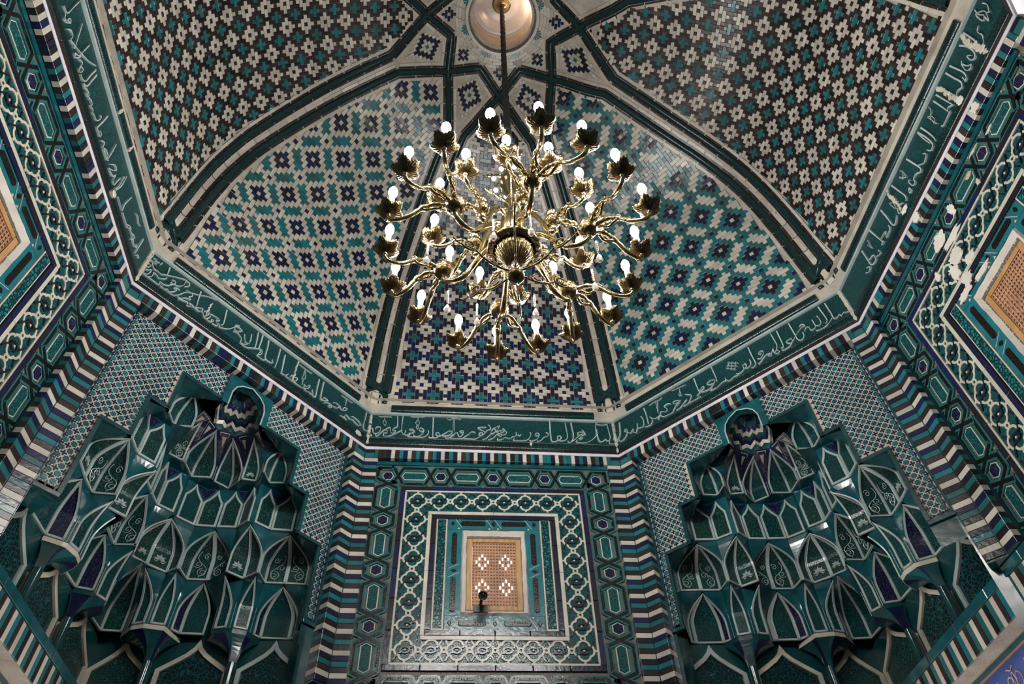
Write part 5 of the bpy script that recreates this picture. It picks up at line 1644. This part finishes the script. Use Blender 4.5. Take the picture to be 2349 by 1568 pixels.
for i, (x, y) in enumerate(INN):
    az = math.degrees(atan2(y, x - AX.x)); h = min(IH_AZ, key=lambda a: abs((az - a + 180) % 360 - 180))
    c = Vector((x, y, -.285)); hc = cyl(.088, h, -.285); d = (c - hc); d.z = 0
    arm(hc + d.normalized() * .014, c + Vector((0, 0, -.018)), .014, .010, 'inner_branch', .0042); cup(c)
# crystal pendants on bead strings
for i, (x, y) in enumerate([(-0.143, 0.118), (-0.079, 0.15), (0.045, 0.12), (0.161, -0.024), (0.084, -0.01), (0.162, 0.046), (-0.186, -0.001), (-0.055, -0.064), (0.018, -0.078)]):
    c = Vector((x, y, -.40)); b = MB()
    tube(b, [c + Vector((0, 0, .060)), c], .0006, BRASS, 4)
    for q in range(6): lathe(b, c + Vector((0, 0, .052 - q * .0075)), [(.0, -.003), (.0026, -.0012), (.0026, .0012), (.0, .003)], CRYSTAL, 8)
    o = b.build('bead_string', ch, smooth=True)
    b = MB(); lathe(b, c, [(.0, .006), (.003, .003), (.0068, -.008), (.0075, -.014), (.0045, -.021), (.0, -.024)], CRYSTAL, 6); b.build('crystal_drop', o)
for az in range(0, 360, 45):
    c = cyl(.040, az + 10, -.055); b = MB(); lathe(b, c, [(.0, .008), (.005, .004), (.0065, 0), (.005, -.004), (.0, -.007)], CRYSTAL, 10); b.build('pearl_drop', ch, smooth=True)
    b = MB(); tube(b, smooth_pts([cyl(.010, az + 10, -.045), cyl(.022, az + 10, -.025), cyl(.036, az + 10, -.032), cyl(.040, az + 10, -.047)], 4), .0015, BRASS, 5); b.build('hook', ch, smooth=True)
# brass rose on the marble disc
ro = empty('ceiling_rose', (0, 0, 1.44)); tag(ro, 'ribbed brass ceiling rose on the marble disc above the cord', 'ceiling rose')
b = MB(); fluted(b, (0, 0, 0), [(.034, 1.444, 0), (.0345, 1.438, .3), (.030, 1.430, 1), (.022, 1.420, 1), (.012, 1.415, .6), (.006, 1.413, 0), (.0, 1.412, 0)], BRASS, 120, 24, .04); b.build('ribbed_shell', ro, smooth=True)
b = MB(); lathe(b, (0, 0, 0), [(.036, 1.446), (.0375, 1.443), (.036, 1.440), (.033, 1.440)], BRASS, 48); b.build('rim_bead', ro, smooth=True)

# ---------------------------------------------------------------- security camera under the window
cc_ = empty('security_camera', (-.024, 1.02, -.560)); tag(cc_, 'small black security camera on a bracket below the front window', 'security camera')
b = MB(); plate(b, rect(-.051, -.013, -.578, -.556), Pf, DARKP, 0, .010, .001); b.build('mounting_plate', cc_)
p0 = Vector((-.033, 1.012, -.562)); p1 = Vector((-.030, .985, -.553)); ax = (Vector((-.030, .93, -.585)) - Vector((-.026, .985, -.545))).normalized()
b = MB(); tube(b, [p0, Vector((-.033, 1.0, -.566)), p1], .004, DARKP, 8); b.build('bracket_arm', cc_)
s0 = Vector((-.026, .992, -.540))
b = MB(); lathe(b, s0, [(.0, 0), (.0105, .001), (.0115, .004), (.0115, .040), (.0125, .041), (.0125, .050), (.0110, .051), (.0098, .050), (.0090, .044)], DARKP, 24, axis=ax); b.build('barrel', cc_, smooth=False)
b = MB(); lathe(b, s0 + ax * .0445, [(.0090, 0), (.0062, .0005), (.0058, .003), (.0042, .0035), (.0, .0045)], LENS, 20, axis=ax); b.build('lens', cc_, smooth=True)
b = MB()
for q in range(12):
    a = 2 * pi * q / 12; x_ = ax.orthogonal().normalized(); y_ = ax.cross(x_); lathe(b, s0 + ax * .0455 + (x_ * cos(a) + y_ * sin(a)) * .0078, [(.0008, 0), (.0006, .001), (0, .0012)], PLASTER, 6, axis=ax)
b.build('led_ring', cc_)

# added warm fill light inside the oculus drum, brightens the marble disc
ol = bpy.data.lights.new('oculus_fill', 'POINT'); ol.energy = 1.3; ol.color = (1.0, .72, .50); ol.shadow_soft_size = .02
oo = bpy.data.objects.new('oculus_fill', ol); COL.objects.link(oo); oo.location = Vector((.088, -.015, 1.385)) * SC

# ---------------------------------------------------------------- lime plaster repairs and lost-tile patches
def blob(P, o, cu, cz, a, c_, M=PLASTER, d=.005, n=18, rot=0.0, name='plaster_patch'):
    pts = []
    for q in range(n):
        an = 2 * pi * q / n; r = random.uniform(.72, 1.15); x, y = a * r * cos(an), c_ * r * sin(an)
        pts.append((cu + x * cos(rot) - y * sin(rot), cz + x * sin(rot) + y * cos(rot)))
    b = MB(); plate(b, pts, P, M, -.003, d, .0015); return b.build(name, o)
for k, us in ((3, 'R'), (2, 'LR'), (1, 'LR'), (0, 'LR'), (7, 'L')):
    P, w_ = side_P(k)
    for e in us:
        u = .0035 if e == 'L' else w_ - .0035
        big = (k, e) in ((2, 'L'), (3, 'R'), (0, 'R'), (7, 'L'))
        for i in range(9 if big else 6):
            z = .012 + i * (.136 / (9 if big else 6)) + random.uniform(-.003, .003)
            blob(P, CORN[k], u, z + .008, .0045 if big else .0026, .013, PLASTER_C if False else IVORY, .005, 12)
P, w_ = side_P(7)
for cu, cz, a, c_ in ((.345, .10, .007, .05), (.350, .035, .020, .012), (.640, .09, .008, .048), (.648, .03, .016, .014), (.66, .175, .010, .018), (.17, .175, .009, .016), (.36, -.02, .018, .020), (.655, -.03, .018, .018), (.76, .08, .012, .06)):
    if c_ > .03:
        for q in range(8): blob(P, CORN[7], cu + random.uniform(-.004, .004), cz - c_ + 2 * c_ * (q + .5) / 8, a * random.uniform(.6, 1), c_ / 6, IVORY, .005, 11)
    else: blob(P, CORN[7], cu, cz, a * .8, c_ * .8, PLASTER if a > .015 else IVORY, .006, 24)
P, w_ = side_P(2)
for cu, cz, a, c_ in ((.535, .095, .004, .045), (.545, .152, .030, .004), (.815, .028, .014, .010), (.21, .09, .003, .03)):
    if c_ > .02:
        for q in range(8): blob(P, CORN[2], cu + random.uniform(-.002, .002), cz - c_ + 2 * c_ * (q + .5) / 8, a * random.uniform(.6, 1), c_ / 6, IVORY, .005, 11)
    else: blob(P, CORN[2], cu, cz, a, c_, IVORY, .006)
P, w_ = side_P(3)
for cu, cz, a, c_ in ((.40, .172, .006, .018), (.50, .172, .005, .018), (.55, .02, .012, .010)): blob(P, CORN[3], cu, cz, a, c_, IVORY, .012)
P, w_ = side_P(1)
for cu, cz, a, c_ in ((.35, .172, .006, .014), (.545, .030, .004, .010)): blob(P, CORN[1], cu, cz, a, c_, IVORY, .008)
# right wall: tiles fallen from the borders, white plaster showing
Rw = lambda u, w, d: Pr(u - .010, w, d)
for cu, cz, a, c_ in ((-.060, -.115, .030, .022), (-.030, -.150, .040, .014), (-.055, -.190, .030, .022), (-.085, -.215, .018, .026), (-.030, -.235, .022, .014), (-.070, -.262, .022, .016), (-.10, -.28, .03, .012), (.02, -.100, .012, .02), (-.13, -.17, .010, .016), (-.03, -.29, .03, .009)):
    blob(Rw, W7, cu, cz, a, c_, PLASTER, .0062, 22)
for cu, cz, a, c_ in ((.11, -.10, .012, .006), (.115, -.14, .008, .010), (.22, -.09, .014, .004), (.16, -.075, .02, .004)):
    blob(Rw, W7, cu, cz, a, c_, mat('ochre_patch', (.55, .38, .22), .8) if cu == .11 else IVORY, .0062, 16)
